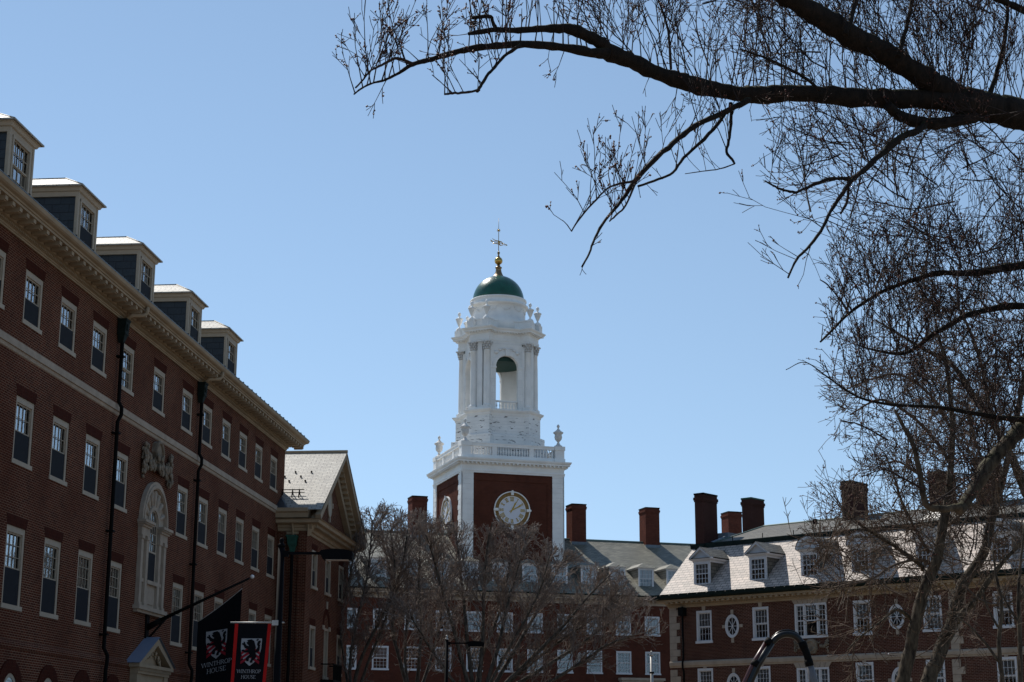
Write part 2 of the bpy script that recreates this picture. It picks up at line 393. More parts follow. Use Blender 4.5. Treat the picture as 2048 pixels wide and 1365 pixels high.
M['twig_near'] = bark('dark_twig_bark', (0.018, 0.011, 0.009), (0.050, 0.032, 0.027), 0.0, 20)
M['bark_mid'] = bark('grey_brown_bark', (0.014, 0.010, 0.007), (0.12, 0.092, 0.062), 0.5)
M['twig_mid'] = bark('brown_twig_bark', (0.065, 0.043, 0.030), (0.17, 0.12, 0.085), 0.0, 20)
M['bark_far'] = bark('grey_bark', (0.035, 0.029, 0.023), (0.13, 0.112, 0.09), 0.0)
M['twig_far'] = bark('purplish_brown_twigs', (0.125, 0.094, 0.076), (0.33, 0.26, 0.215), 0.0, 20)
M['bud'] = plain('red_brown_buds', (0.16, 0.055, 0.035), 0.6, 0.3, var=0.5, scale=20)

# ---------------------------------------------------------------- windows (shared meshes)
WCACHE = {}
def window_meshes(key, w, h, cols, rows, trim, casing=0.11, depth=0.13, sill=0.11, screen=False, blind=0.0, lintel=None, split=0.5, proud=0.03):
    if key in WCACHE: return WCACHE[key]
    R = {}
    m = MB(); a = w / 2; c = casing; e = depth + 0.05
    m.box(-a, -a + c, -proud, e, 0, h - c); m.box(a - c, a, -proud, e, 0, h - c); m.box(-a, a, -proud - 0.002, e, h - c * 1.25, h)
    m.box(-a - 0.05, a + 0.05, -proud - 0.06, e - 0.01, -0.03, sill)
    R['frame'] = m.mesh('window', M[trim])
    s = MB(); iw = a - c; z0 = sill; z1 = h - c * 1.25; zm = z0 + (z1 - z0) * (1 - split); y0 = depth - 0.045
    st = 0.045
    for za, zb, yo in ((zm, z1, 0.0), (z0, zm, 0.03)):
        yy = y0 + yo
        s.box(-iw, -iw + st, yy, yy + 0.035, za, zb); s.box(iw - st, iw, yy, yy + 0.035, za, zb)
        s.box(-iw + st, iw - st, yy, yy + 0.035, zb - st, zb); s.box(-iw + st, iw - st, yy, yy + 0.035, za, za + st)
        for k in range(1, cols): x = -iw + 2 * iw * k / cols; s.box(x - 0.009, x + 0.009, yy + 0.004, yy + 0.03, za + st, zb - st)
        for k in range(1, rows): z = za + (zb - za) * k / rows; s.box(-iw + st, iw - st, yy + 0.006, yy + 0.028, z - 0.009, z + 0.009)
    R['sash'] = s.mesh('sash', M[trim])
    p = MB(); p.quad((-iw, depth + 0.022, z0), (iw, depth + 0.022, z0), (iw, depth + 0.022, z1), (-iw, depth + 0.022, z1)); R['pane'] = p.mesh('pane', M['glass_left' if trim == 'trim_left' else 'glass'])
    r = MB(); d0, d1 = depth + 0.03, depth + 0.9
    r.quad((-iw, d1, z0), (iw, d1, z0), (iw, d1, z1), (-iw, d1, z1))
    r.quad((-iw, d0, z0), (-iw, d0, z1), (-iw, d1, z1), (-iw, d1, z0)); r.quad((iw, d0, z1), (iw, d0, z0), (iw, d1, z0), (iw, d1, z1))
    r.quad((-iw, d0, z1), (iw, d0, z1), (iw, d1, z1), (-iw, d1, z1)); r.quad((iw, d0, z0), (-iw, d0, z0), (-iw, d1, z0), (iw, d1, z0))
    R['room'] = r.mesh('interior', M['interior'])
    if blind:
        b = MB(); zb = z1 - (z1 - z0) * blind; b.box(-iw + 0.01, iw - 0.01, depth + 0.06, depth + 0.07, zb, z1 - 0.01); R['blind'] = b.mesh('blind', M['blind'])
    if screen:
        q = MB(); q.box(-iw + 0.004, iw - 0.004, y0 - 0.02, y0 - 0.012, z0, zm + 0.005); R['screen'] = q.mesh('insect_screen', M['screen'])
    if lintel:
        q = MB(); g = 0.11
        q.prism_y([(-a - 0.02, h), (a + 0.02, h), (a + g, h + 0.33), (-a - g, h + 0.33)], -0.004, 0.05); R['lintel'] = q.mesh('lintel', M[lintel])
    WCACHE[key] = R
    return R
def add_window(R, parent, x, y, z, name='window'):
    f = put(R['frame'], name, parent, (x, y, z))
    for k, nm in (('sash', 'sash'), ('pane', 'pane'), ('room', 'interior'), ('blind', 'blind'), ('screen', 'insect_screen'), ('lintel', 'lintel')):
        if k in R: put(R[k], nm, f)
    return f

# ================================================================ SETTING
def frame(ox, oy, az): return (ox, oy, 0), rad(90 - az)
g = MB(); g.quad((-900, -500, 0), (900, -500, 0), (900, 1500, 0), (-900, 1500, 0)); tag(g.build('ground', M['ground']), kind='structure')
g = MB(); g.quad((-6, -20, 0.004), (4, -20, 0.004), (3, 118, 0.004), (-5, 118, 0.004)); tag(g.build('path', M['asphalt']), kind='structure')

# ================================================================ LEFT HALL (facade towards the right, seen at a slant)
LO, LR = frame(-11.715, 83.695, 5.2)
hall = empty('brick_building', LO, LR, 'long brick hall with a bracketed cream cornice and five dormers, receding at a slant', 'building')
XL0, XL1, ZT = -47.0, 0.95, 16.75
cols = [-43.2, -40.1, -37.05, -34.0, -30.9, -27.8, -24.7, -20.8, -16.9, -13.8, -10.65, -7.6, -4.55, -1.4]
W = 1.5
WA = window_meshes('LA', W, 1.70, 4, 2, 'trim_left', casing=0.15, depth=0.115, proud=-0.03, screen=True, blind=0, lintel='brick_left_arch')
WAo = window_meshes('LAo', W, 1.70, 4, 2, 'trim_left', casing=0.15, depth=0.115, proud=-0.03, blind=0, lintel='brick_left_arch')
WB = window_meshes('LB', W, 2.04, 4, 2, 'trim_left', casing=0.15, depth=0.115, proud=-0.03, screen=True, lintel='brick_left_arch')
WBb = window_meshes('LBb', W, 2.04, 4, 2, 'trim_left', casing=0.15, depth=0.115, proud=-0.03, screen=True, blind=0.5, lintel='brick_left_arch')
WC = window_meshes('LC', W, 2.42, 4, 3, 'trim_left', casing=0.15, depth=0.115, proud=-0.03, screen=True, lintel='brick_left_arch')
holes = []
for i, x in enumerate(cols):
    holes.append((x - W/2, x + W/2, 14.31, 16.01))
    if x != -20.8:
        holes.append((x - W/2, x + W/2, 10.02, 12.06)); holes.append((x - W/2, x + W/2, 5.75, 8.17))
m = MB()
m.wall(XL0, XL1, 4.83, ZT, 0.0, holes, 0.3)
m.quad((XL1, 0, 4.83), (XL1, 14, 4.83), (XL1, 14, ZT + 0.6), (XL1, 0, ZT + 0.6))
m.quad((XL0, 14, 0), (XL0, 0, 0), (XL0, 0, ZT + 0.6), (XL0, 14, ZT + 0.6))
m.quad((XL1, 14, 0), (XL0, 14, 0), (XL0, 14, ZT + 0.6), (XL1, 14, ZT + 0.6))
m.build('wall', M['brick_left'], hall)
# plinth storey with a brick water table
m = MB(); aw = [(x - 0.55, x + 0.55, 1.2, 3.33) for x in cols if abs(x + 20.8) > 1]
m.wall(XL0, XL1, 0, 4.62, -0.11, aw, 0.3)
m.sweep([(XL0, 0), (XL1, 0)], [(0, 4.86), (0.06, 4.83), (0.13, 4.72), (0.13, 4.60), (0.11, 4.58)])
m.build('plinth', M['brick_left'], hall)
am = MB(); n = 14
for k in range(n):
    a0, a1 = math.pi * k / n, math.pi * (k + 1) / n
    P = lambda r, a: (r * math.cos(a), r * math.sin(a))
    q = [P(0.55, a0), P(0.95, a0), P(0.95, a1), P(0.55, a1)]
    am.prism_y(q, -0.045, 0.02)
arch_me = am.mesh('window_arch', M['brick_left_arch'])
fm = MB()
for k in range(n):
    a0, a1 = math.pi * k / n, math.pi * (k + 1) / n
    q = [(0.42 * math.cos(a0), 0.42 * math.sin(a0)), (0.55 * math.cos(a0), 0.55 * math.sin(a0)), (0.55 * math.cos(a1), 0.55 * math.sin(a1)), (0.42 * math.cos(a1), 0.42 * math.sin(a1))]
    fm.prism_y(q, -0.02, 0.02)
fm.box(-0.55, -0.44, 0.02, 0.2, -2.25, 0); fm.box(0.44, 0.55, 0.02, 0.2, -2.25, 0); fm.box(-0.44, 0.44, 0.04, 0.16, -1.2, -1.12)
frame_me = fm.mesh('arched_window', M['trim_left'])
dm = MB(); dm.prism_y([(0.43 * math.cos(math.pi*k/n), 0.43 * math.sin(math.pi*k/n)) for k in range(n + 1)], -0.006, 0.0)
dm.quad((-0.5, 0.15, -2.25), (0.5, 0.15, -2.25), (0.5, 0.15, 0), (-0.5, 0.15, 0))
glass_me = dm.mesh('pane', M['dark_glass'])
for x in cols:
    if abs(x + 20.8) > 1:
        f = put(frame_me, 'arched_window', hall, (x, -0.11, 3.33)); put(arch_me, 'brick_arch', f); put(glass_me, 'pane', f)
rng = random.Random(4)
for i, x in enumerate(cols):
    add_window(WAo if abs(x + 24.7) < .1 else WA, hall, x, 0, 14.31)
    if abs(x + 20.8) > 1:
        add_window(WBb if i in (10, 12) else WB, hall, x, 0, 10.02); add_window(WC, hall, x, 0, 5.75)
# belt course
m = MB(); bp = [(0, 13.26), (0.03, 13.28), (0.05, 13.36), (0.05, 13.38), (0.10, 13.39), (0.10, 13.61), (0, 13.65)]
m.sweep([(XL0, 0), (-0.01, 0)], bp); m.build('belt_course', M['stone'], hall)
# cornice with dentils, modillions and box gutter, returned round the far corner
path = [(XL0, 0), (XL1, 0), (XL1, 3.0)]
m = MB()
m.sweep(path, [(0, 16.71), (0.05, 16.71), (0.05, 16.76), (0.08, 16.77), (0.08, 16.82), (0.13, 16.83), (0.13, 16.91), (0.24, 16.93), (0.26, 16.99), (0.30, 17.0), (0.30, 17.06),
               (0.80, 17.07), (0.80, 17.14), (0.84, 17.15), (0.86, 17.19), (0.95, 17.22), (1.00, 17.26), (1.03, 17.34), (1.03, 17.37), (0.95, 17.38), (0.0, 17.35)])
x = XL0 + 0.3
while x < XL1 + 0.75:
    m.box(x - 0.10, x + 0.10, -0.76, -0.29, 16.94, 17.065); m.box(x - 0.10, x + 0.10, -0.71, -0.29, 16.915, 16.94)
    x += 0.55
x = XL0 + 0.2
while x < XL1:
    m.box(x - 0.035, x + 0.035, -0.175, -0.12, 16.835, 16.905); x += 0.13
for y in (0.3, 0.85, 1.4, 1.95, 2.5): m.box(XL1 + 0.29, XL1 + 0.76, y - 0.1, y + 0.1, 16.94, 17.065)
m.build('cornice', M['tan'], hall)
# gutter lip and roof
m = MB(); m.sweep([(XL0, 0), (XL1, 0), (XL1, 3.0)], [(0.96, 17.375), (1.04, 17.372), (1.045, 17.40), (0.96, 17.41)]); m.build('gutter', M['lead'], hall)
TS = math.tan(rad(35))
m = MB(); e0, zr = -0.95, 17.36
m.loft([(XL0, e0, zr), (XL1 + 0.9, e0, zr), (XL1 + 0.9, 14.9, zr), (XL0, 14.9, zr)], [(XL0, 7, zr + 7.95 * TS), (XL1 - 6, 7, zr + 7.95 * TS), (XL1 - 6, 7.01, zr + 7.95 * TS), (XL0, 7.01, zr + 7.95 * TS)], False, True)
m.build('roof', M['slate_left'], hall)
m = MB()
x = -46.0
while x < XL1 + 0.6:
    m.box(x - 0.03, x + 0.03, -0.93, -0.80, 17.38, 17.50); m.blob((x, -0.9, 17.51), 0.055, seg=6); x += 0.8
m.tube([(-46.5, -0.9, 17.48), (XL1 + 0.4, -0.9, 17.48)], 0.022, 5)
m.build('snow_rail', M['iron'], hall)
# dormers
m = MB(); hw, fy, z0, z1 = 1.0, 0.0, -0.8, 1.98      # local: origin at front centre, z 18.25
ytop = (z1 - z0) / TS + 0.5
m.quad((-hw + .06, 0.04, z0), (-hw + .06, 0.04, z1), (-hw + .06, 3.2, z1), (-hw + .06, 3.2, z0)); m.quad((hw - .06, 0.04, z1), (hw - .06, 0.04, z0), (hw - .06, 3.2, z0), (hw - .06, 3.2, z1))
m.quad((hw - .06, 3.2, z0), (-hw + .06, 3.2, z0), (-hw + .06, 3.2, z1), (hw - .06, 3.2, z1))
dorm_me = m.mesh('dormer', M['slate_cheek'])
m = MB()
m.box(-hw, -0.72, -0.02, 0.07, z0, z1); m.box(0.72, hw, -0.02, 0.07, z0, z1); m.box(-0.72, 0.72, -0.02, 0.16, 1.72, z1); m.box(-0.72, 0.72, -0.02, 0.16, z0, 0.02)
m.box(-hw - 0.02, -hw + 0.10, -0.045, 0.05, z0, z1 - .04); m.box(hw - 0.10, hw + 0.02, -0.045, 0.05, z0, z1 - .04)
m.box(-0.76, -0.66, -0.05, 0.02, 0.0, 1.74); m.box(0.66, 0.76, -0.05, 0.02, 0, 1.74); m.box(-0.76, 0.76, -0.052, 0.02, 1.66, 1.76)
m.sweep([(-hw, 3.2), (-hw, 0), (hw, 0), (hw, 3.2)], [(-0.05, z1 - 0.22), (0.02, z1 - 0.22), (0.03, z1 - 0.06), (0.09, z1 - 0.04), (0.14, z1 + 0.06), (0.18, z1 + 0.07), (0.18, z1 + 0.12), (-0.05, z1 + 0.12)])
dtrim_me = m.mesh('dormer_frame', M['trim_left'])
m = MB(); o = 0.24; zb = z1 + 0.12; zt = zb + 0.68
A, B, C_, D_ = (-hw - o, -o, zb), (hw + o, -o, zb), (hw + o, 3.2, zb), (-hw - o, 3.2, zb); E_, F_ = (0, 0.85, zt), (0, 3.9, zt)
m.quad(A, B, E_); m.quad(B, C_, F_, E_); m.quad(D_, A, E_, F_); m.quad(D_, C_, B, A)
m.sweep([D_[:2], A[:2], B[:2], C_[:2]], [(-0.02, zb - 0.03), (0.02, zb - 0.03), (0.02, zb + 0.02), (-0.02, zb + 0.02)])
for P_, Q_ in ((A, E_), (B, E_), (E_, F_)): m.tube([P_, Q_], 0.035, 5)
droof_me = m.mesh('dormer_roof', M['slate_left'])
s = MB(); iw = 0.68; zz0, zz1 = 0.02, 1.68
for za, zb_, yo in ((0.85, zz1, 0.0), (zz0, 0.88, 0.03)):
    s.box(-iw, -iw + .05, 0.01 + yo, 0.05 + yo, za, zb_); s.box(iw - .05, iw, 0.01 + yo, .05 + yo, za, zb_); s.box(-iw + .05, iw - .05, .01 + yo, .05 + yo, za, za + .05); s.box(-iw + .05, iw - .05, .01 + yo, .05 + yo, zb_ - .05, zb_)
    for k in (1, 2, 3): x = -iw + 2 * iw * k / 4; s.box(x - .012, x + .012, .015 + yo, .045 + yo, za + .05, zb_ - .05)
    z = (za + zb_) / 2; s.box(-iw + .05, iw - .05, .017 + yo, .043 + yo, z - .012, z + .012)
dsash_me = s.mesh('sash', M['trim_left'])
s = MB(); s.quad((-iw, 0.07, zz0), (iw, 0.07, zz0), (iw, 0.07, zz1), (-iw, 0.07, zz1)); dpane_me = s.mesh('pane', M['glass_left'])
s = MB(); s.box(-iw + .01, iw - .01, -.012, -.004, zz0, 0.86); dscreen_me = s.mesh('insect_screen', M['screen'])
s = MB(); s.quad((-iw, 0.7, zz0), (iw, 0.7, zz0), (iw, 0.7, zz1), (-iw, 0.7, zz1)); droom_me = s.mesh('interior', M['interior'])
for i, x in enumerate((-40.3, -34.0, -27.8, -20.9, -14.0, -7.75)):
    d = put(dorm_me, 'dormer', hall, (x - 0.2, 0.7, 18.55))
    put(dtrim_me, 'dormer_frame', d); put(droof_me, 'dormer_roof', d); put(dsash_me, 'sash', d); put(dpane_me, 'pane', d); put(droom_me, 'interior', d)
    if i != 1: put(dscreen_me, 'insect_screen', d)
# downpipes with hopper heads
def downpipe(parent, x, y, ztop, zbelt, zfoot, r=0.07, name='downpipe', hop='copper'):
    p = MB()
    pts = [(x, y - 0.16, ztop - 0.5), (x, y - 0.16, zbelt + 0.22), (x, y - 0.28, zbelt + 0.02), (x, y - 0.28, zbelt - 0.25), (x, y - 0.16, zbelt - 0.5), (x, y - 0.16, zfoot + 0.35), (x, y - 0.30, zfoot + 0.1), (x, y - 0.30, zfoot - 0.15), (x, y - 0.27, zfoot - 0.4), (x, y - 0.27, 0.0)]
    p.tube(pts, r, 8)
    for z in (ztop - 1.3, zbelt - 0.9, (zbelt + zfoot) / 2, zfoot + 0.8): p.box(x - 0.12, x + 0.12, y - 0.27, y, z - 0.03, z + 0.03)
    o = p.build(name, M['iron'], parent)
    h = MB(); x_ = x
    h.loft([(x - .27, y - .42, ztop), (x + .27, y - .42, ztop), (x + .27, y - .02, ztop), (x - .27, y - .02, ztop)], [(x - .24, y - .38, ztop - .55), (x + .24, y - .38, ztop - .55), (x + .24, y - .02, ztop - .55), (x - .24, y - .02, ztop - .55)], True)
    h.loft([(x - .24, y - .38, ztop - .55), (x + .24, y - .38, ztop - .55), (x + .24, y - .02, ztop - .55), (x - .24, y - .02, ztop - .55)], [(x - .1, y - .26, ztop - .95), (x + .1, y - .26, ztop - .95), (x + .1, y - .06, ztop - .95), (x - .1, y - .06, ztop - .95)], False, True)
    h.box(x - .30, x + .30, y - .45, y - .01, ztop - .03, ztop + .06); h.box(x - .26, x + .26, y - .40, y - .01, ztop - .60, ztop - .54)
    h.box(x - .10, x + .10, y - .44, y - .40, ztop - .42, ztop - .15)
    h.v = [(x + (a - x) * .78, y + (b - y) * .8, ztop + (c - ztop) * .85) for a, b, c in h.v]
    h.build('hopper_head', M[hop], o)
    return o
for x in (-25.92, -15.42):
    dp = downpipe(hall, x, 0, 16.62, 13.45, 4.75)
    q = MB(); q.tube([(x, -0.24, 16.68), (x + 0.05, -0.45, 16.85), (x + 0.25, -0.80, 16.88), (x + 0.3, -0.9, 16.98), (x + 0.3, -0.92, 17.2)], 0.075, 8); q.build('gutter_outlet', M['tan'], dp)
# Venetian window
vx = -20.83
vw = MB(); n = 20
def ring(mb, r0, r1, y0, y1, cx, cz, a0=0.0, a1=math.pi, n=20):
    for k in range(n):
        p, q = a0 + (a1 - a0) * k / n, a0 + (a1 - a0) * (k + 1) / n
        mb.prism_y([(cx + r0*math.cos(p), cz + r0*math.sin(p)), (cx + r1*math.cos(p), cz + r1*math.sin(p)), (cx + r1*math.cos(q), cz + r1*math.sin(q)), (cx + r0*math.cos(q), cz + r0*math.sin(q))], y0, y1)
sz = 9.98
ring(vw, 1.34, 1.62, -0.16, 0.0, vx, sz); ring(vw, 1.38, 1.50, -0.20, -0.16, vx, sz); ring(vw, 0.62, 1.34, -0.05, 0.0, vx, sz); ring(vw, 0.55, 0.70, -0.11, 0.0, vx, sz)
for k in range(1, 8):
    a = math.pi * k / 8; d = Vector((math.cos(a), 0, math.sin(a)))
    vw.tube([Vector((vx, -0.05, sz)) + d * 0.72, Vector((vx, -0.05, sz)) + d * 1.2], [0.03, 0.12], 6)
    vw.blob(tuple(Vector((vx, -0.05, sz)) + d * 1.2), 0.12, seg=8)
for sx in (-1, 1):
    for xx in (1.42, 0.78):
        vw.box(vx + sx*xx - 0.13, vx + sx*xx + 0.13, -0.15, 0, 6.95, 9.42); vw.box(vx + sx*xx - 0.16, vx + sx*xx + 0.16, -0.18, 0, 6.85, 6.98); vw.box(vx + sx*xx - 0.165, vx + sx*xx + 0.165, -0.185, 0, 9.30, 9.44)
    xa, xb = sorted((vx + sx*0.66, vx + sx*1.62))
    vw.box(xa, xb, -0.16, 0, 9.44, 9.74); vw.box(xa - .05, xb + .05, -0.22, 0, 9.74, 9.82); vw.box(xa - .13, xb + .13, -0.34, 0, 9.88, 9.98); vw.box(xa - .09, xb + .09, -0.28, 0, 9.82, 9.88)
    xx = xa
    while xx < xb: vw.box(xx - .03, xx + .03, -0.30, -0.27, 9.815, 9.885); xx += 0.12
    vw.box(vx + sx*1.1 - .2, vx + sx*1.1 + .2, -0.03, 0, 6.95, 9.44); vw.box(vx + sx*1.1 - .2, vx + sx*1.1 + .2, -0.10, 0, 7.75, 7.88)
vw.box(vx - .66, vx + .66, -0.05, 0, 6.9, 7.72); vw.box(vx - .5, vx + .5, -0.08, 0, 7.0, 7.6); vw.box(vx - .66, vx + .66, -0.17, 0, 7.72, 7.86)
vw.box(vx - 1.75, vx + 1.75, -0.26, 0, 6.72, 6.86); vw.box(vx - 1.65, vx + 1.65, -0.16, 0, 6.62, 6.72)
vo = vw.build('venetian_window', M['stone'], hall)
q = MB(); q.prism_y([(vx - .56, 7.86), (vx + .56, 7.86)] + [(vx + .56 * math.cos(math.pi*k/12), sz + .56 * math.sin(math.pi*k/12)) for k in range(13)], -0.022, 0.0); q.build('pane', M['dark_glass'], vo)
q = MB(); ring(q, 0.50, 0.57, -0.06, -0.02, vx, sz)
for xx in (-.53, .53): q.box(vx + xx - .04, vx + xx + .04, -0.06, -0.02, 7.86, sz)
for xx in (-.25, 0.0, .25): q.box(vx + xx - .012, vx + xx + .012, -0.045, -0.02, 8.95, sz + (0.42 if xx else 0.5))
for z in (9.3, 9.64, 9.98): q.box(vx - .5, vx + .5, -0.044, -0.02, z - .012, z + .012)
q.box(vx - .5, vx + .5, -0.06, -0.02, 8.92, 8.98); q.build('sash', M['trim_left'], vo)
q = MB(); q.box(vx - .49, vx + .49, -0.052, -0.046, 7.88, 8.92); q.build('insect_screen', M['screen'], vo)
# carved garland above it
rng = random.Random(11); gm = MB()
def leafy(mb, pts, r, n, rng, flat=0.5):
    for k in range(n):
        t = rng.random() * (len(pts) - 1); i = min(int(t), len(pts) - 2); p = Vector(pts[i]).lerp(Vector(pts[i+1]), t - i)
        p = p + Vector((rng.uniform(-r, r), -abs(rng.uniform(0, r * .9)), rng.uniform(-r, r)))
        mb.blob(tuple(p), rng.uniform(0.35, 0.7) * r, 0.25, 6, rng, 1, flat, rng.uniform(0.8, 1.5))
leafy(gm, [(vx - 1.6, -.05, 12.8), (vx - 1.62, -.05, 12.3), (vx - 1.55, -.05, 11.75)], 0.17, 60, rng)
leafy(gm, [(vx + 1.6, -.05, 12.8), (vx + 1.62, -.05, 12.3), (vx + 1.55, -.05, 11.7)], 0.17, 60, rng)
leafy(gm, [(vx - 1.5, -.05, 12.55), (vx - 1.0, -.05, 12.15), (vx - .4, -.05, 12.2), (vx, -.08, 12.45)], 0.18, 70, rng)
leafy(gm, [(vx + 1.5, -.05, 12.55), (vx + 1.0, -.05, 12.1), (vx + .4, -.05, 12.15), (vx, -.08, 12.45)], 0.18, 70, rng)
gm.prism_y([(vx - .42, 13.05), (vx - .5, 12.7), (vx - .3, 12.3), (vx, 12.05), (vx + .3, 12.3), (vx + .5, 12.7), (vx + .42, 13.05), (vx, 13.2)], -0.16, 0)
gm.tube([(vx + .42*math.cos(a), -.17, 12.72 + .42*math.sin(a)) for a in [math.pi*2*k/14 for k in range(15)]], 0.07, 6)
leafy(gm, [(vx - .3, -.15, 12.3), (vx + .3, -.15, 12.2)], 0.22, 30, rng)
gm.build('carved_garland', M['relief'], hall)
# entrance hood
hood = MB(); px0, px1, pz, ax, az_, py = -23.0, -18.75, 4.62, -20.87, 5.74, -0.52
hood.prism_y([(px0, pz), (px1, pz), (px1, pz + .12), (px0, pz + .12)], py, -0.09)
for (xa, za), (xb, zb2) in (((px0, pz + .12), (ax, az_)), ((ax, az_), (px1, pz + .12))):
    hood.prism_y([(xa, za), (xb, zb2), (xb, zb2 - .26), (xa + (.35 if xa == px0 else -.0), za), ] if xa == px0 else [(xa, za), (xb, zb2), (xb - .35, zb2), (xa, za - .26)], py, -0.09)
hood.prism_y([(px0 + .4, pz + .1), (px1 - .4, pz + .1), (ax, az_ - .25)], py + .30, -0.085)
hood.box(px0 + .2, px1 - .2, py + .1, -0.09, pz - .22, pz); x = px0 + .25
while x < px1 - .2: hood.box(x - .035, x + .035, py + .04, py + .1, pz - .12, pz); x += 0.14
hood.box(px0 + .35, px1 - .35, py + .2, -0.09, pz - .9, pz - .22)
for xx in (px0 + .45, px1 - .45): hood.box(xx - .22, xx + .22, py + .14, -0.09, 0, pz - .22)
hood.box(px0 + .7, px1 - .7, py + .34, -0.1, 0, pz - .9)
leafy(hood, [(ax + .1, py + .28, pz + .75), (ax + 1.0, py + .28, pz + .3)], 0.13, 40, rng); leafy(hood, [(ax - .1, py + .28, pz + .75), (ax - 1.0, py + .28, pz + .3)], 0.13, 40, rng)
ho = hood.build('entrance_hood', M['tan'], hall)
q = MB()
q.quad((px0 - .12, py - .06, pz + .14), (ax, py - .06, az_ + .06), (ax, -0.0, az_ + .06), (px0 - .12, -0.0, pz + .14)); q.quad((ax, py - .06, az_ + .06), (px1 + .12, py - .06, pz + .14), (px1 + .12, 0, pz + .14), (ax, 0, az_ + .06))
q.build('hood_roof', M['zinc'], ho)

# ================================================================ GABLED WING at the far end of the left hall
wing = empty('gabled_wing', LO, LR, 'pedimented brick wing with pale slate gable roof at the end of the long hall', 'building')
wy, wx0, wx1, wzc = -1.5, 0.0, 11.25, 12.45
WW = window_meshes('wing1', 1.3, 1.92, 3, 2, 'trim_left', casing=0.12, screen=True, blind=0.5, lintel='brick_left_arch')
WW2 = window_meshes('wing2', 1.3, 2.15, 3, 3, 'trim_left', casing=0.12, screen=True, lintel='brick_left_arch')
wcs = (1.85, 5.35, 9.0); holes = [(x - .65, x + .65, 9.74, 11.66) for x in wcs] + [(x - .65, x + .65, 5.74, 7.89) for x in (1.85, 9.0)] + [(4.85, 5.85, 5.4, 8.0)]
m = MB(); m.wall(wx0, wx1, 0, wzc + .2, wy, holes, 0.3)
m.quad((wx0, 0, 0), (wx0, wy, 0), (wx0, wy, wzc + .8), (wx0, 0, wzc + .8)); m.quad((wx1, wy, 0), (wx1, 12, 0), (wx1, 12, wzc + .8), (wx1, wy, wzc + .8))
m.box(wx0 - 0.10, wx0, -0.45, 0.0 - 0.02, 0, wzc); m.box(wx0 - 0.10, wx0 - 0.001, wy, wy + 0.42, 0, wzc)
gx = 5.45; m.quad((wx0 + .2, wy, wzc + .5), (wx1 - .2, wy, wzc + .5), (gx, wy, 16.9))
m.build('wall', M['brick_left'], wing)
for x in wcs: add_window(WW, wing, x, wy, 9.74)
for x in (1.85, 9.0): add_window(WW2, wing, x, wy, 5.74)
dr = window_meshes('wingdoor', 1.0, 2.6, 2, 5, 'trim_left', casing=0.1); add_window(dr, wing, 5.35, wy, 5.4, 'french_window')
m = MB(); ring(m, 0.62, 0.95, wy - 0.012, wy + .05, 5.35, 8.1); m.build('brick_arch', M['brick_left_arch'], wing)
m = MB(); m.box(5.25, 5.45, wy - .06, wy, 9.02, 9.4); m.build('keystone', M['trim_left'], wing)
for xx in (4.55, 6.15): m = MB(); m.box(xx - .17, xx + .17, wy - .06, wy, 7.9, 8.12); m.build('impost_block', M['trim_left'], wing)
m = MB(); m.box(4.2, 6.5, wy - 0.7, wy, 5.2, 5.32)
for k in range(15): x = 4.25 + 2.2 * k / 14; m.box(x - .015, x + .015, wy - .68, wy - .65, 5.3, 6.1)
m.box(4.2, 6.5, wy - .70, wy - .64, 6.08, 6.14); m.box(4.2, 4.26, wy - .7, wy, 6.08, 6.14); m.box(6.44, 6.5, wy - .7, wy, 6.08, 6.14)
m.build('balcony', M['iron'], wing)
# horizontal cornice, raking cornices, tympanum roundel
m = MB()
m.sweep([(wx0, -0.02), (wx0, wy), (wx1, wy), (wx1, 3)], [(0, 12.30), (0.05, 12.30), (0.06, 12.42), (0.16, 12.46), (0.18, 12.58), (0.24, 12.62), (0.26, 12.74), (0.68, 12.80), (0.72, 12.94), (0.80, 12.98), (0.0, 13.05)])
x = wx0 + .05
while x < wx1: m.box(x - .075, x + .075, wy - .50, wy - .22, 12.62, 12.78); x += 0.30
def rake(x0, z0, x1, z1, w0, w1, y0, y1):
    d = Vector((x1 - x0, z1 - z0)).normalized(); nn = Vector((-d.y, d.x))
    if nn.y < 0: nn = -nn
    q = [(x0 + nn.x*w0, z0 + nn.y*w0), (x1 + nn.x*w0, z1 + nn.y*w0), (x1 + nn.x*w1, z1 + nn.y*w1), (x0 + nn.x*w1, z0 + nn.y*w1)]
    if (x1 - x0) < 0: q.reverse()
    m.prism_y(q, y0, y1)
ex = 0.78
for sx in (-1, 1):
    xe = gx + sx * (gx + ex + 0.0) if sx < 0 else wx1 + ex
    rake(xe, 13.05, gx, 17.22, -0.16, 0.14, wy - .82, wy - .55); rake(xe, 13.05, gx, 17.22, -0.30, -0.10, wy - .55, wy - .30); rake(xe - sx*.2, 13.05, gx, 17.05, -0.62, -0.28, wy - .28, wy + .0)
    for k in range(16):
        t = (k + .7) / 17; px_, pz_ = xe + (gx - xe) * t, 13.05 + 4.1 * t - 0.30
        m.obox((px_, wy - .40, pz_ - .02), (0.07, 0, 0), (0, .16, 0), (0, 0, 0.10))
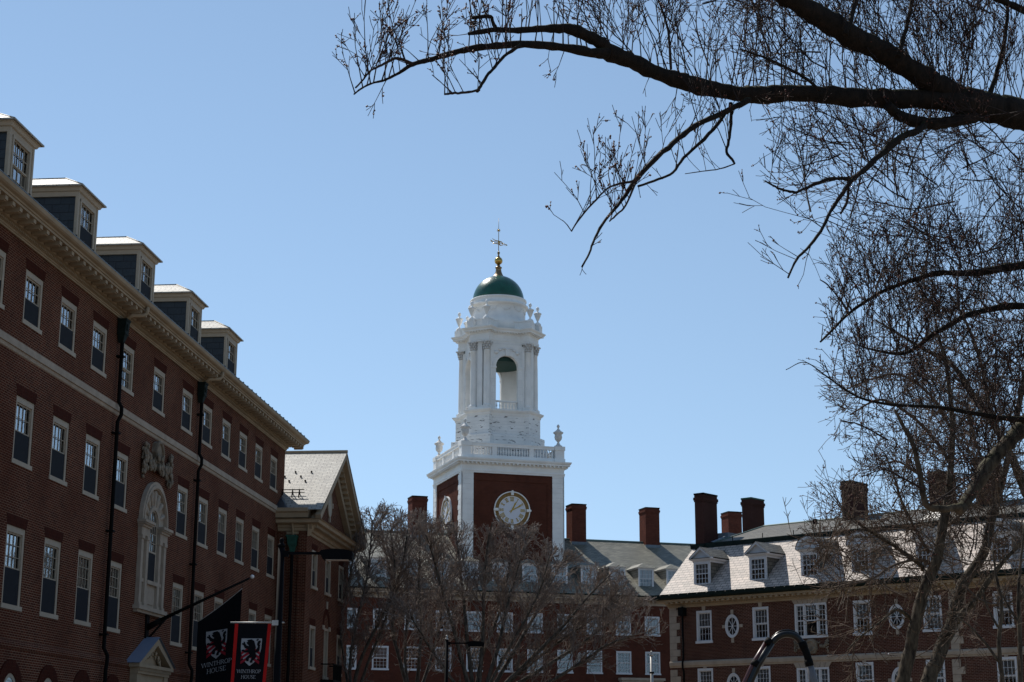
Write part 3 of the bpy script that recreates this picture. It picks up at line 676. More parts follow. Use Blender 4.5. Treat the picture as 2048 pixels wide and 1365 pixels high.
# box gutter along the near eave and a shaped bracket under it
m.sweep([(wx0, 2.0), (wx0, wy - .15)], [(0.0, 13.02), (0.70, 13.05), (0.74, 13.28), (0.86, 13.34), (0.86, 13.52), (0.70, 13.54), (0.0, 13.5)])
m.loft([(wx0 - .45, wy - .1, 12.8), (wx0, wy - .45, 12.8), (wx0, wy, 12.8)], [(wx0 - .10, wy - .02, 12.2), (wx0, wy - .12, 12.2), (wx0, wy, 12.2)], True, True)
m.build('cornice', M['tan'], wing)
m = MB(); rr = 0.72
m.lathe([(rr, 0), (rr, .06), (rr - .12, .08), (rr - .14, .03)], n=28)
for v_ in range(len(m.v)): a, b, c = m.v[v_]; m.v[v_] = (gx - .2 + a * .72, wy - c - .0, 14.55 + b)
for dx, dz in ((0, .82), (0, -.82), (.62, 0), (-.62, 0)): m.box(gx - .2 + dx - .07, gx - .2 + dx + .07, wy - .09, wy, 14.55 + dz - .13, 14.55 + dz + .13)
ov = m.build('oval_window', M['trim_left'], wing)
m = MB(); m.prism_y([(gx - .2 + .44*math.cos(a), 14.55 + .6*math.sin(a)) for a in [2*math.pi*k/24 for k in range(24)]], wy - .02, wy); m.build('pane', M['dark_glass'], ov)
# roof
m = MB(); rz0 = 13.42; rzt = 17.42; yb = 13.0
m.quad((wx0 - .86, wy - .86, rz0), (gx, wy - .86, rzt), (gx, yb, rzt), (wx0 - .86, yb, rz0)); m.quad((gx, wy - .86, rzt), (wx1 + .86, wy - .86, rz0 - .1), (wx1 + .86, yb, rz0 - .1), (gx, yb, rzt))
m.quad((wx0 - .86, yb, rz0), (gx, yb, rzt), (wx1 + .86, yb, rz0))
ro = m.build('roof', M['slate_left'], wing)
m = MB(); m.tube([(gx, wy - .88, rzt + .02), (gx, yb, rzt + .02)], 0.09, 6)
sl_ = (rzt - rz0) / (gx + .86); vdir = Vector((1, 0, sl_)).normalized()
m.build('ridge_roll', M['tan'], ro)
m = MB(); nrm_ = Vector((-sl_, 0, 1)).normalized()
def on(xr, y, up=0.0): p = Vector((wx0 - .86 + xr, y, rz0 + xr * sl_)); return p + nrm_ * up
for yy in (-0.95, -0.1, 0.75): 
    p = on(3.95, yy); m.blob(tuple(p + nrm_*.05), .06, seg=6)
    p = on(3.45, yy + .45); m.blob(tuple(p + nrm_*.05), .06, seg=6); p = on(2.95, yy + .1); m.blob(tuple(p + nrm_*.05), .06, seg=6)
for yy in (-0.9, -0.55, 0.0, 0.5, 1.0): m.tube([on(1.55, yy), on(1.55, yy, .30), on(1.25, yy, .02)], 0.03, 5)
for h in (.12, .28): m.tube([on(1.55, -1.15, h), on(1.55, 1.6, h)], 0.022, 5)
m.build('snow_guards', M['iron'], ro)
m = MB(); m.loft([(wx0 - .86, -0.6, 13.52), (wx0 + .9, -0.75, 13.58), (wx0 + .9, 2, 13.6), (wx0 - .86, 2, 13.52)], [(wx0 + .55, 0.1, 14.35), (wx0 + .94, 0.1, 14.5), (wx0 + .94, 2, 14.5), (wx0 + .55, 2, 14.35)], False, True)
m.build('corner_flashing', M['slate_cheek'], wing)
m = MB(); m.tube([(-.22, -.8, 12.0), (-.22, -.8, 0)], .08, 8)
dpo = m.build('downpipe', M['iron'], wing)
m = MB(); m.loft([(-.52, -1.02, 12.15), (-.02, -1.02, 12.15), (-.02, -.55, 12.15), (-.52, -.55, 12.15)], [(-.44, -.98, 11.7), (-.04, -.98, 11.7), (-.04, -.62, 11.7), (-.44, -.62, 11.7)], True, True)
m.loft([(-.40, -.96, 11.7), (-.06, -.96, 11.7), (-.06, -.64, 11.7), (-.40, -.64, 11.7)], [(-.30, -.88, 11.3), (-.14, -.88, 11.3), (-.14, -.72, 11.3), (-.30, -.72, 11.3)], True, True)
m.box(-.55, -.01, -1.05, -.52, 12.12, 12.2); m.build('hopper_head', M['verdigris'], dpo)
m = MB(); m.tube([(-.22, -.8, 12.2), (-.24, -.8, 12.5), (-.4, -.8, 12.7), (-.5, -.8, 13.05)], .06, 8); m.build('gutter_outlet', M['tan'], dpo)

# ================================================================ CENTRE HALL (behind the bare trees)
CO, CR = frame(0.0591, 134.427, 72.4)
ch = empty('brick_building', CO, CR, 'deep red brick hall with a grey slate roof and small dormers behind the bare trees', 'building')
CX0, CX1 = -34.0, 34.0
ccols = [-30.85 + 2.522 * k for k in range(26)]; ccols = [x for x in ccols if -20 < x < 24]
CA = window_meshes('CA', 1.3, 1.56, 4, 2, 'white_win', casing=0.10, depth=0.08, sill=0.09, proud=0.02)
CAb = window_meshes('CAb', 1.3, 1.56, 4, 2, 'white_win', casing=0.10, depth=0.08, sill=0.09, proud=0.02, blind=0.5)
CAc = window_meshes('CAc', 1.3, 1.56, 4, 2, 'white_win', casing=0.10, depth=0.08, sill=0.09, proud=0.02, blind=0.8)
CB = window_meshes('CB', 1.3, 1.82, 4, 3, 'white_win', casing=0.10, depth=0.08, sill=0.09, proud=0.02)
CBb = window_meshes('CBb', 1.3, 1.82, 4, 3, 'white_win', casing=0.10, depth=0.08, sill=0.09, proud=0.02, blind=0.48)
CBc = window_meshes('CBc', 1.3, 1.82, 4, 3, 'white_win', casing=0.10, depth=0.08, sill=0.09, proud=0.02, blind=0.97)
holes = []
for x in ccols: holes += [(x - .65, x + .65, 11.03, 12.59), (x - .65, x + .65, 7.93, 9.75), (x - .65, x + .65, 4.3, 6.2)]
m = MB(); m.wall(CX0, CX1, 0, 13.5, 0, holes, 0.3)
m.quad((CX1, 0, 0), (CX1, 16, 0), (CX1, 16, 13.5), (CX1, 0, 13.5)); m.quad((CX0, 16, 0), (CX0, 0, 0), (CX0, 0, 13.5), (CX0, 16, 13.5)); m.quad((CX1, 16, 0), (CX0, 16, 0), (CX0, 16, 13.5), (CX1, 16, 13.5))
m.quad((CX1, 0, 13.5), (CX1, 16, 13.5), (CX1, 8, 19)); m.quad((CX0, 16, 13.5), (CX0, 0, 13.5), (CX0, 8, 19))
m.box(CX0, CX1, -0.035, -0.0005, 10.33, 10.42)
m.build('wall', M['brick_center'], ch)
rng = random.Random(7)
for x in ccols:
    if True:
        add_window(rng.choice((CA, CAb, CAb, CAc)), ch, x, 0, 11.03); add_window(rng.choice((CB, CBb, CBb, CBc, CB)), ch, x, 0, 7.93); add_window(CB, ch, x, 0, 4.3)
m = MB()
m.sweep([(CX0, 0), (CX1, 0)], [(0, 13.45), (0.05, 13.45), (0.07, 13.62), (0.12, 13.64), (0.14, 13.78), (0.50, 13.82), (0.52, 13.92), (0.62, 14.0), (0.66, 14.10), (0.5, 14.12), (0, 14.1)])
x = CX0 + .2
while x < CX1: m.box(x - .06, x + .06, -0.40, -0.11, 13.70, 13.81); x += .42
m.build('cornice', M['stone'], ch)
m = MB(); m.sweep([(CX0, 0), (CX1, 0)], [(0.60, 14.11), (0.74, 14.10), (0.75, 14.20), (0.6, 14.22)]); m.build('gutter', M['copper'], ch)
CS = math.tan(rad(32.5)); crz = 14.14; cyr = 8.0; ctop = crz + 8.7 * CS
m = MB(); m.quad((CX0 - .3, -.7, crz), (CX1 + .3, -.7, crz), (CX1 + .3, cyr, ctop), (CX0 - .3, cyr, ctop)); m.quad((CX1 + .3, 16.7, crz), (CX0 - .3, 16.7, crz), (CX0 - .3, cyr, ctop), (CX1 + .3, cyr, ctop))
cr_ = m.build('roof', M['slate_center'], ch)
m = MB(); m.tube([(CX0 - .3, cyr, ctop), (CX1 + .3, cyr, ctop)], 0.10, 6); m.build('ridge_roll', M['ridge'], cr_)
# hipped dormers
dz, dyf, dhw, dh = 14.98, 0.87, 0.66, 1.62
m = MB(); m.quad((-dhw, .03, -.3), (-dhw, .03, dh), (-dhw, 3.0, dh), (-dhw, 3.0, -.3)); m.quad((dhw, .03, dh), (dhw, .03, -.3), (dhw, 3, -.3), (dhw, 3, dh)); cd_me = m.mesh('dormer', M['slate_center'])
m = MB(); m.box(-dhw - .02, -dhw + .13, -.03, .05, -.1, dh); m.box(dhw - .13, dhw + .02, -.03, .05, -.1, dh); m.box(-dhw + .13, dhw - .13, -.03, .05, dh - .14, dh); m.box(-dhw + .13, dhw - .13, -.03, .05, -.1, .08); m.box(-dhw - .06, dhw + .06, -.07, .05, -.12, -.03)
m.sweep([(-dhw, 3), (-dhw, 0), (dhw, 0), (dhw, 3)], [(-.03, dh - .06), (.06, dh - .05), (.12, dh + .03), (.14, dh + .06), (-.03, dh + .06)])
cf_me = m.mesh('dormer_frame', M['white_win'])
m = MB(); o = .2; A, B, C_, D_ = (-dhw - o, -o, dh + .06), (dhw + o, -o, dh + .06), (dhw + o, 3.6, dh + .06), (-dhw - o, 3.6, dh + .06); E_, F_ = (0, .62, dh + .52), (0, 3.6, dh + .52)
m.quad(A, B, E_); m.quad(B, C_, F_, E_); m.quad(D_, A, E_, F_); m.quad(D_, C_, B, A); cr_me = m.mesh('dormer_roof', M['slate_center'])
m = MB(); iw = dhw - .13
for k in range(5): x = -iw + 2*iw*k/4; m.box(x - .014, x + .014, .0, .03, .08, dh - .14)
for k in range(5): z = .08 + (dh - .22) * k / 4; w_ = .03 if k == 2 else .013; m.box(-iw, iw, .001, .029, z - w_, z + w_)
cs_me = m.mesh('sash', M['white_win'])
m = MB(); m.quad((-iw, .04, .08), (iw, .04, .08), (iw, .04, dh - .14), (-iw, .04, dh - .14)); cp_me = m.mesh('pane', M['glass'])
m = MB(); m.quad((-iw, .5, .08), (iw, .5, .08), (iw, .5, dh - .14), (-iw, .5, dh - .14)); ci_me = m.mesh('interior', M['interior'])
m = MB(); m.box(-iw + .01, iw - .01, .07, .08, dh * .45, dh - .15); cb_me = m.mesh('blind', M['blind'])
for x in ccols:
    if True:
        d = put(cd_me, 'dormer', ch, (x - .12, dyf, dz)); put(cf_me, 'dormer_frame', d); put(cr_me, 'dormer_roof', d); put(cs_me, 'sash', d); put(cp_me, 'pane', d); put(ci_me, 'interior', d); put(cb_me, 'blind', d)
def chimney(parent, x, y, w, d, zb, zt, mat, cap, zf, name='chimney'):
    m = MB(); m.box(x, x + w, y, y + d, zb, zt - .50)
    m.box(x - .03, x + w + .03, y - .03, y + d + .03, zt - .50, zt - .40); m.box(x - .06, x + w + .06, y - .06, y + d + .06, zt - .40, zt - .24); m.box(x - .015, x + w + .015, y - .015, y + d + .015, zt - .24, zt - .09)
    c = m.build(name, M[mat], parent)
    m = MB(); m.box(x - .04, x + w + .04, y - .04, y + d + .04, zt - .09, zt); m.box(x + .15, x + w - .15, y + .25, y + d - .25, zt, zt + .05)
    m.build('chimney_cap', M[cap], c)
    m = MB(); m.box(x - .03, x + w + .03, y - .04, y + d + .04, zb, zf); m.build('flashing', M['copper' if mat == 'brick_dark' else 'lead'], c)
    return c
for x in (-6.5, 7.72, 14.57, 22.5): chimney(ch, x, 7.25, 1.3, 1.5, 18.0, 22.72, 'brick_chimney', 'copper', 19.42)
m = MB(); m.box(9.0, 12.8, -0.75, 0, 7.42, 7.62); m.box(9.1, 12.7, -0.6, 0, 7.25, 7.42); m.box(9.3, 9.8, -0.45, 0, 0, 7.25); m.box(12.0, 12.5, -.45, 0, 0, 7.25); m.box(9.8, 12.0, -.2, 0, 5.6, 7.25)
m.build('entrance_surround', M['stone'], ch)

# ================================================================ CLOCK TOWER
import mathutils
_c = Matrix.Rotation(CR, 3, 'Z') @ Vector((1.2, 8.0, 0))
tw = empty('clock_tower', (CO[0] + _c.x, CO[1] + _c.y, 0), CR, 'white belfry with a green dome and gilded vane on a square brick clock stage', 'tower')
H = 4.5
m = MB(); h = H - .07
m.loft([(-h, -h, 0), (h, -h, 0), (h, h, 0), (-h, h, 0)], [(-h, -h, 24.45), (h, -h, 24.45), (h, h, 24.45), (-h, h, 24.45)])
for sx, sy in ((0, -1), (-1, 0)):      # raised brick border round the clock panel
    for (a, b, c, d) in ((-3.4, -3.0, 14, 24.2), (3.0, 3.4, 14, 24.2), (-3.0, 3.0, 23.7, 24.2)):
        if sy: m.box(a, b, -h - .05, -h, c, d)
        else: m.box(-h - .05, -h, a, b, c, d)
m.build('brick_shaft', M['brick_center'], tw)
for qx, qy in ((-1, -1), (1, -1), (-1, 1), (1, 1)):
    m = MB(); z = 12.0; k = 0
    while z < 24.35:
        zt = min(z + .42, 24.38); wa, wb = (1.05, .84) if k % 2 else (1.05, 1.05)
        if qx > 0: wa = 1.05
        x0, x1 = sorted((qx * H, qx * (H - wa))); y0, y1 = sorted((qy * H, qy * (H - wb)))
        m.box(x0, x1, min(qy * H, qy * (H - .12)), max(qy * H, qy * (H - .12)), z + .012, zt - .012); m.box(min(qx * H, qx * (H - .12)), max(qx * H, qx * (H - .12)), y0, y1, z + .0125, zt - .0125)
        z += .42; k += 1
    m.box(*sorted((qx * (H - .03), qx * (H - 1.0))), *sorted((qy * (H - .03), qy * (H - .14))), 12, 24.38); m.box(*sorted((qx * (H - .031), qx * (H - .14))), *sorted((qy * (H - .031), qy * (H - 1.0))), 12, 24.38)
    m.build('quoin', M['white'], tw)
sq = lambda h: [(-h, -h), (h, -h), (h, h), (-h, h)]
m = MB()
m.sweep(sq(H), [(-.1, 24.33), (.03, 24.33), (.03, 24.45), (.06, 24.47), (.06, 24.58), (.0, 24.60), (.0, 24.98), (.05, 25.0), (.09, 25.08), (.14, 25.10), (.14, 25.16), (.40, 25.18), (.40, 25.30), (.44, 25.32), (.50, 25.42), (.52, 25.52), (-.6, 25.58)], closed=True)
k = -H + .1
while k < H:
    for a in (-1, 1):
        m.box(k - .06, k + .06, *sorted((a * (H + .12), a * (H + .36))), 25.05, 25.175); m.box(*sorted((a * (H + .12), a * (H + .36))), k - .06, k + .06, 25.05, 25.175)
    k += .36
m.loft([(x, y, 25.57) for x, y in sq(H - .5)], [(x, y, 25.6) for x, y in sq(H - .5)], False, True)
m.build('entablature', M['white'], tw)
# balustrade: four runs, corner pedestals, urns
hb = H - .1
bal_prof = [(.055, 0), (.055, .06), (.035, .09), (.075, .26), (.085, .33), (.06, .45), (.035, .58), (.05, .64), (.055, .70)]
def balusters(m, a, b, y, z, sc_=1.0, step=.235):
    n = max(1, int((b - a) / step)); 
    for k in range(n): m.lathe([(r * sc_, zz * sc_) for r, zz in bal_prof], (a + (b - a) * (k + .5) / n, y, z), 8)
m = MB()
m.box(-hb + .75, hb - .75, -.13, .13, 0, .32); m.box(-hb + .75, hb - .75, -.15, .15, 1.02, 1.24); m.box(-hb + .75, hb - .75, -.19, .19, 1.24, 1.32)
for x in (-1.62, 1.62): m.box(x - .2, x + .2, -.12, .12, .32, 1.02)
balusters(m, -hb + .78, -1.82, 0, .32, 1); balusters(m, -1.42, 1.42, 0, .32, 1); balusters(m, 1.82, hb - .78, 0, .32, 1)
bal_me = m.mesh('balustrade', M['white'])
for k in range(4):
    a = k * math.pi / 2; put(bal_me, 'balustrade', tw, (math.sin(a) * hb * .985, -math.cos(a) * hb * .985, 25.56), a)
m = MB(); m.box(-.40, .40, -.40, .40, 0, 1.02); m.box(-.46, .46, -.46, .46, 1.02, 1.36); m.box(-.46, .46, -.46, .46, 0, .3); ped_me = m.mesh('pedestal', M['white'])
m = MB(); m.lathe([(.34, 0), (.34, .12), (.22, .16), (.10, .36), (.09, .46), (.14, .50), (.28, .66), (.33, .86), (.30, 1.0), (.30, 1.10), (.42, 1.20), (.44, 1.28), (.30, 1.36), (.14, 1.50), (.07, 1.62), (.06, 1.66), (.13, 1.76), (.13, 1.84), (.05, 1.96), (.0, 1.98)], n=16); urn_me = m.mesh('urn', M['urn'])
for x, y in sq(hb - .28): p = put(ped_me, 'pedestal', tw, (x, y, 25.56)); put(urn_me, 'urn', tw, (x, y, 26.92))
# octagonal stages: broad main faces with diagonal corner blocks
def plan(a, b, mm):
    e = a - mm
    q = [(-b, -a), (-b + e, -mm), (b - e, -mm), (b, -a), (a, -b), (mm, -b + e), (mm, b - e), (a, b), (b, a), (b - e, mm), (-b + e, mm), (-b, a), (-a, b), (-mm, b - e), (-mm, -b + e), (-a, -b)]
    return q
PA, PB, PM = 3.12, 1.78, 2.62
m = MB()
m.sweep(plan(PA, PB, PM + .2), [(.62, 25.6), (.62, 26.95), (.60, 26.98), (.40, 27.0), (.40, 27.9), (.38, 27.93), (.12, 27.95), (.12, 29.62), (.10, 29.66)], closed=True)
m.build('podium', M['white_clap'], tw)
m = MB(); m.sweep(plan(PA, PB, PM + .2), [(.10, 29.60), (.16, 29.66), (.18, 29.80), (.30, 29.92), (.36, 30.04), (.36, 30.10), (-.3, 30.18)], closed=True); m.prism(plan(PA - .1, PB - .05, PM), 30.02, 30.165)
m.build('podium_ledge', M['white'], tw)
# belfry walls with open arches
spring, ra, zb0, zt0 = 33.95, 1.0, 30.15, 36.1
def arch_wall(thick=.4, half=2.05):
    m = MB(); y0, y1 = -PM, -PM + thick
    m.box(-half, -ra, y0, y1, zb0, zt0); m.box(ra, half, y0, y1, zb0, zt0)
    n = 16
    for k in range(n):
        a0, a1 = math.pi * k / n, math.pi * (k + 1) / n
        x0, x1 = ra * math.cos(a0), ra * math.cos(a1); za, zb_ = spring + ra * math.sin(a0), spring + ra * math.sin(a1)
        m.prism_y([(x1, zb_), (x0, za), (x0, zt0), (x1, zt0)], y0, y1)
    ring(m, ra, ra + .28, y0 - .07, y0 + .005, 0, spring); ring(m, ra + .10, ra + .18, y0 - .10, y0 - .07, 0, spring)
    for s in (-1, 1):
        m.box(*sorted((s * (ra - .04), s * (ra + .62))), y0 - .09, y0 + .1, spring - .16, spring); m.box(*sorted((s * ra, s * (ra + .50))), y0 - .04, y0 + .003, zb0, spring - .16)
        m.blob((s * .95, y0 - .03, spring + 1.25), .16, .2, 8, random.Random(3), 1.3, .4, 1); m.blob((s * .62, y0 - .03, spring + 1.5), .13, .2, 8, random.Random(5), 1.3, .4, 1)
    m.prism_y([(-.13, spring + .95), (.13, spring + .95), (.2, spring + 1.5), (-.2, spring + 1.5)], y0 - .14, y0)
    for k in range(9): m.blob((-.35 + .7 * k / 8, y0 - .06, spring + 1.58 + .05 * math.sin(k)), .08, .2, 6, random.Random(k), 1, .6, 1)
    return m.mesh('belfry_wall', M['white_wall'])
aw_me = arch_wall()
m = MB(); m.box(-ra, ra, -.09, .09, .0, .10); m.box(-ra, ra, -.11, .11, .70, .82); balusters(m, -ra + .02, ra - .02, 0, .10, .86, .27); rail_me = m.mesh('arch_balustrade', M['white'])
for k in range(4):
    a = k * math.pi / 2; w_ = put(aw_me, 'belfry_wall', tw, (0, 0, 0), a); put(rail_me, 'arch_balustrade', w_, (0, -PM + .22, zb0 + .04))
# corner blocks with paired columns
def corner():
    m = MB(); d = Vector((-1, -1)).normalized(); t = Vector((1, -1)).normalized()      # corner towards -x -y
    cd = (PA + PB) / math.sqrt(2); hw_ = (PA - PB) / math.sqrt(2)
    P3 = lambda u, v, z: (d.x * u + t.x * v, d.y * u + t.y * v, z)
    def slab(u0, u1, v0, v1, z0, z1): m.loft([P3(u0, v0, z0), P3(u1, v0, z0), P3(u1, v1, z0), P3(u0, v1, z0)], [P3(u0, v0, z1), P3(u1, v0, z1), P3(u1, v1, z1), P3(u0, v1, z1)], True, True)
    slab(cd - 1.15, cd - .42, -hw_ + .06, hw_ - .06, zb0, zt0); slab(cd - .42, cd - .10, -.22, .22, zb0, zt0 - .05)
    slab(cd - .50, cd + .12, -hw_ - .02, hw_ + .02, zb0, zb0 + .16)
    return m.mesh('corner_pier', M['white'])
def column():
    m = MB(); z0, z1 = zb0 + .16, 35.22
    m.box(-.33, .33, -.33, .33, z0, z0 + .10)
    m.lathe([(.32, 0), (.34, .05), (.30, .11), (.27, .15), (.275, .2), (.275, 1.4), (.262, 3.2), (.232, z1 - z0 - .12), (.26, z1 - z0 - .10), (.26, z1 - z0 - .04), (.235, z1 - z0)], (0, 0, z0 + .1), 20)
    return m.mesh('column', M['white'])
def capital():
    m = MB(); z1 = 35.30; rng = random.Random(2)
    m.lathe([(.23, 0), (.25, .3), (.33, .62), (.34, .68)], (0, 0, z1), 12); m.box(-.40, .40, -.40, .40, z1 + .66, z1 + .78)
    for lv, (r, zz, n) in enumerate(((.27, .14, 8), (.31, .36, 8), (.37, .56, 8))):
        for k in range(n):
            a = 2 * math.pi * (k + .5 * lv) / n; m.blob((r * math.cos(a), r * math.sin(a), z1 + zz), .085, .25, 6, rng, 1, 1, 1.5)
    return m.mesh('capital', M['urn'])
cm, lm, km = corner(), column(), capital()
cd = (PA + PB) / math.sqrt(2); hw_ = (PA - PB) / math.sqrt(2)
for k in range(4):
    a = k * math.pi / 2; put(cm, 'corner_pier', tw, (0, 0, 0), a)
    for s in (-1, 1):
        p = Vector((-1, -1, 0)).normalized() * (cd - .20) + Vector((1, -1, 0)).normalized() * (s * (hw_ - .30)); p.rotate(Matrix.Rotation(a, 3, 'Z'))
        c_ = put(lm, 'column', tw, p, a + math.pi / 4); put(km, 'capital', c_)
m = MB()
m.sweep(plan(PA, PB, PM - .06), [(-.35, 36.06), (.02, 36.06), (.02, 36.20), (.05, 36.22), (.05, 36.38), (.01, 36.40), (.01, 36.76), (.06, 36.78), (.08, 36.86), (.14, 36.88), (.14, 36.95), (.36, 36.97), (.36, 37.06), (.42, 37.14), (.48, 37.22), (.50, 37.30), (-.8, 37.40)], closed=True)
def dentils_along(p, q, z0, z1, step=.24):
    p, q = Vector((*p, 0)), Vector((*q, 0)); L_ = (q - p).length; t = (q - p) / L_; nn = Vector((t.y, -t.x, 0)); n = int(L_ / step)
    for k in range(n): c = p + t * (L_ * (k + .5) / n) + nn * .21; m.obox((c.x, c.y, (z0 + z1) / 2), t * .055, nn * .08, (0, 0, (z1 - z0) / 2))
pl = plan(PA, PB, PM - .06)
for k in range(16): dentils_along(pl[k], pl[(k + 1) % 16], 36.87, 36.965)
m.build('belfry_cornice', M['white'], tw)
m = MB(); m.prism(plan(PA - .15, PB - .08, PM - .1), 35.85, 36.1); m.lathe([(2.25, 0), (2.1, .5), (1.6, .95), (.8, 1.2), (0.01, 1.25)], (0, 0, 34.55), 20); m.build('belfry_ceiling', M['ceiling'], tw)
m = MB(); m.sweep(plan(PA - .18, PB - .1, PM - .25), [(.0, 37.3), (.0, 38.02), (.06, 38.05), (.06, 38.16), (-1.5, 38.2)], closed=True); m.build('parapet', M['white'], tw)
m = MB(); R_ = 2.38
m.lathe([(R_ + .12, 37.4), (R_ + .12, 38.45), (R_, 38.5), (R_, 39.62), (R_ + .05, 39.66), (R_ + .22, 39.72), (R_ + .27, 39.80), (R_ + .27, 39.86), (R_ + .05, 39.92), (R_ + .05, 40.30), (R_ + .12, 40.34), (R_ + .12, 40.44), (R_ - .1, 40.47)], n=56)
for k in range(12):
    a = 2 * math.pi * k / 12
    for j in range(7): b = a + (j - 3) * .06; m.blob(((R_ + .01) * math.cos(b), (R_ + .01) * math.sin(b), 39.42 - .28 * (1 - ((j - 3) / 3) ** 2)), .06, .2, 5, random.Random(j), 1, 1, 1)
m.build('drum', M['white'], tw)
m = MB(); rd = 2.27; m.lathe([(rd, 0)] + [(rd * math.cos(t), 2.33 * math.sin(t)) for t in [math.pi / 2 * k / 18 for k in range(1, 18)]] + [(.05, 2.33)], (0, 0, 40.44), 56); m.build('dome', M['dome'], tw)
q = MB(); q.box(-.30, .30, -.30, .30, 0, .62); q.lathe([(.32, 0), (.30, .1), (.28, .22), (.10, .36), (.08, .40)], (0, 0, .62), 12)
q.lathe([(.06, 0), (.06, .06), (.13, .2), (.26, .52), (.29, .66), (.34, .70), (.34, .78), (.22, .84), (.08, .92), (.06, 1.0), (.10, 1.05), (.15, 1.18), (.12, 1.30), (.03, 1.40)], (0, 0, 1.0), 14)
uu = q.mesh('urn', M['white'])
for k in range(4):
    for s_ in (-1, 1):
        p = Vector((-1, -1, 37.32)); p.x *= (cd + .05) / math.sqrt(2); p.y = p.x; p += Vector((1, -1, 0)).normalized() * (s_ * (hw_ - .22)); p.rotate(Matrix.Rotation(k * math.pi / 2, 3, 'Z'))
        put(uu, 'urn', tw, p, math.pi / 4)
m = MB(); m.lathe([(.56, 0), (.50, .04), (.36, .25), (.27, .5), (.23, .78), (.30, .82), (.30, .90), (.22, .92), (.14, 1.05), (.13, 1.15)], (0, 0, 42.70), 20); m.build('finial_base', M['bronze'], tw)
m = MB(); m.lathe([(.02, -.36)] + [(.36 * math.cos(t), .36 * math.sin(t)) for t in [math.pi * (k / 14 - .5) for k in range(1, 14)]] + [(.02, .36)], (0, 0, 44.2), 20); m.build('ball', M['gold'], tw)
m = MB(); m.lathe([(.10, 0), (.14, .06), (.09, .12), (.06, .25), (.10, .32), (.13, .45), (.05, .55), (.035, .6)], (0, 0, 44.52), 12); m.tube([(0, 0, 45.0), (0, 0, 46.8), (0, 0, 48.2)], [.035, .03, .012], 6); m.build('spindle', M['bronze'], tw)
vane = MB(); vd = 0.01
def vt(p, r): vane.tube([(x, 0, z) for x, z in p], r, 5)
vt([(-.78, .02), (-.2, .0), (.3, -.03), (.86, -.12)], .03); vt([(-.65, .27), (-.35, .13), (0, .12), (.28, .1), (.42, 0), (.3, -.12)], [.02, .04, .05, .045, .04, .03]); vt([(-.6, -.18), (-.3, -.12), (0, -.16), (.2, -.26), (.38, -.2), (.4, -.05)], [.03, .05, .05, .04, .035, .03])
vane.prism_y([(-.84, .14), (-.62, .05), (-.55, 0), (-.66, -.07), (-.8, .0)], -.015, .015); vane.prism_y([(.92, -.14), (.72, -.02), (.74, -.12), (.70, -.22)], -.015, .015); vt([(.55, .06), (.56, -.24)], .02); vt([(.1, .12), (.14, -.2)], .04)
vane.blob((0.02, 0, 0), .12, seg=8, sy=.4)
vo_ = vane.build('weather_vane', M['gold'], tw, (0, 0, 45.92)); vo_.rotation_euler = (0, 0, rad(12))
m = MB(); m.blob((0, 0, 47.05), .10, seg=8)
for k in range(8): a = math.pi * k / 4; m.tube([(0, 0, 47.05), (.2 * math.cos(a), 0.02, 47.05 + .2 * math.sin(a))], [.05, .008], 5)
m.build('star', M['gold'], tw)
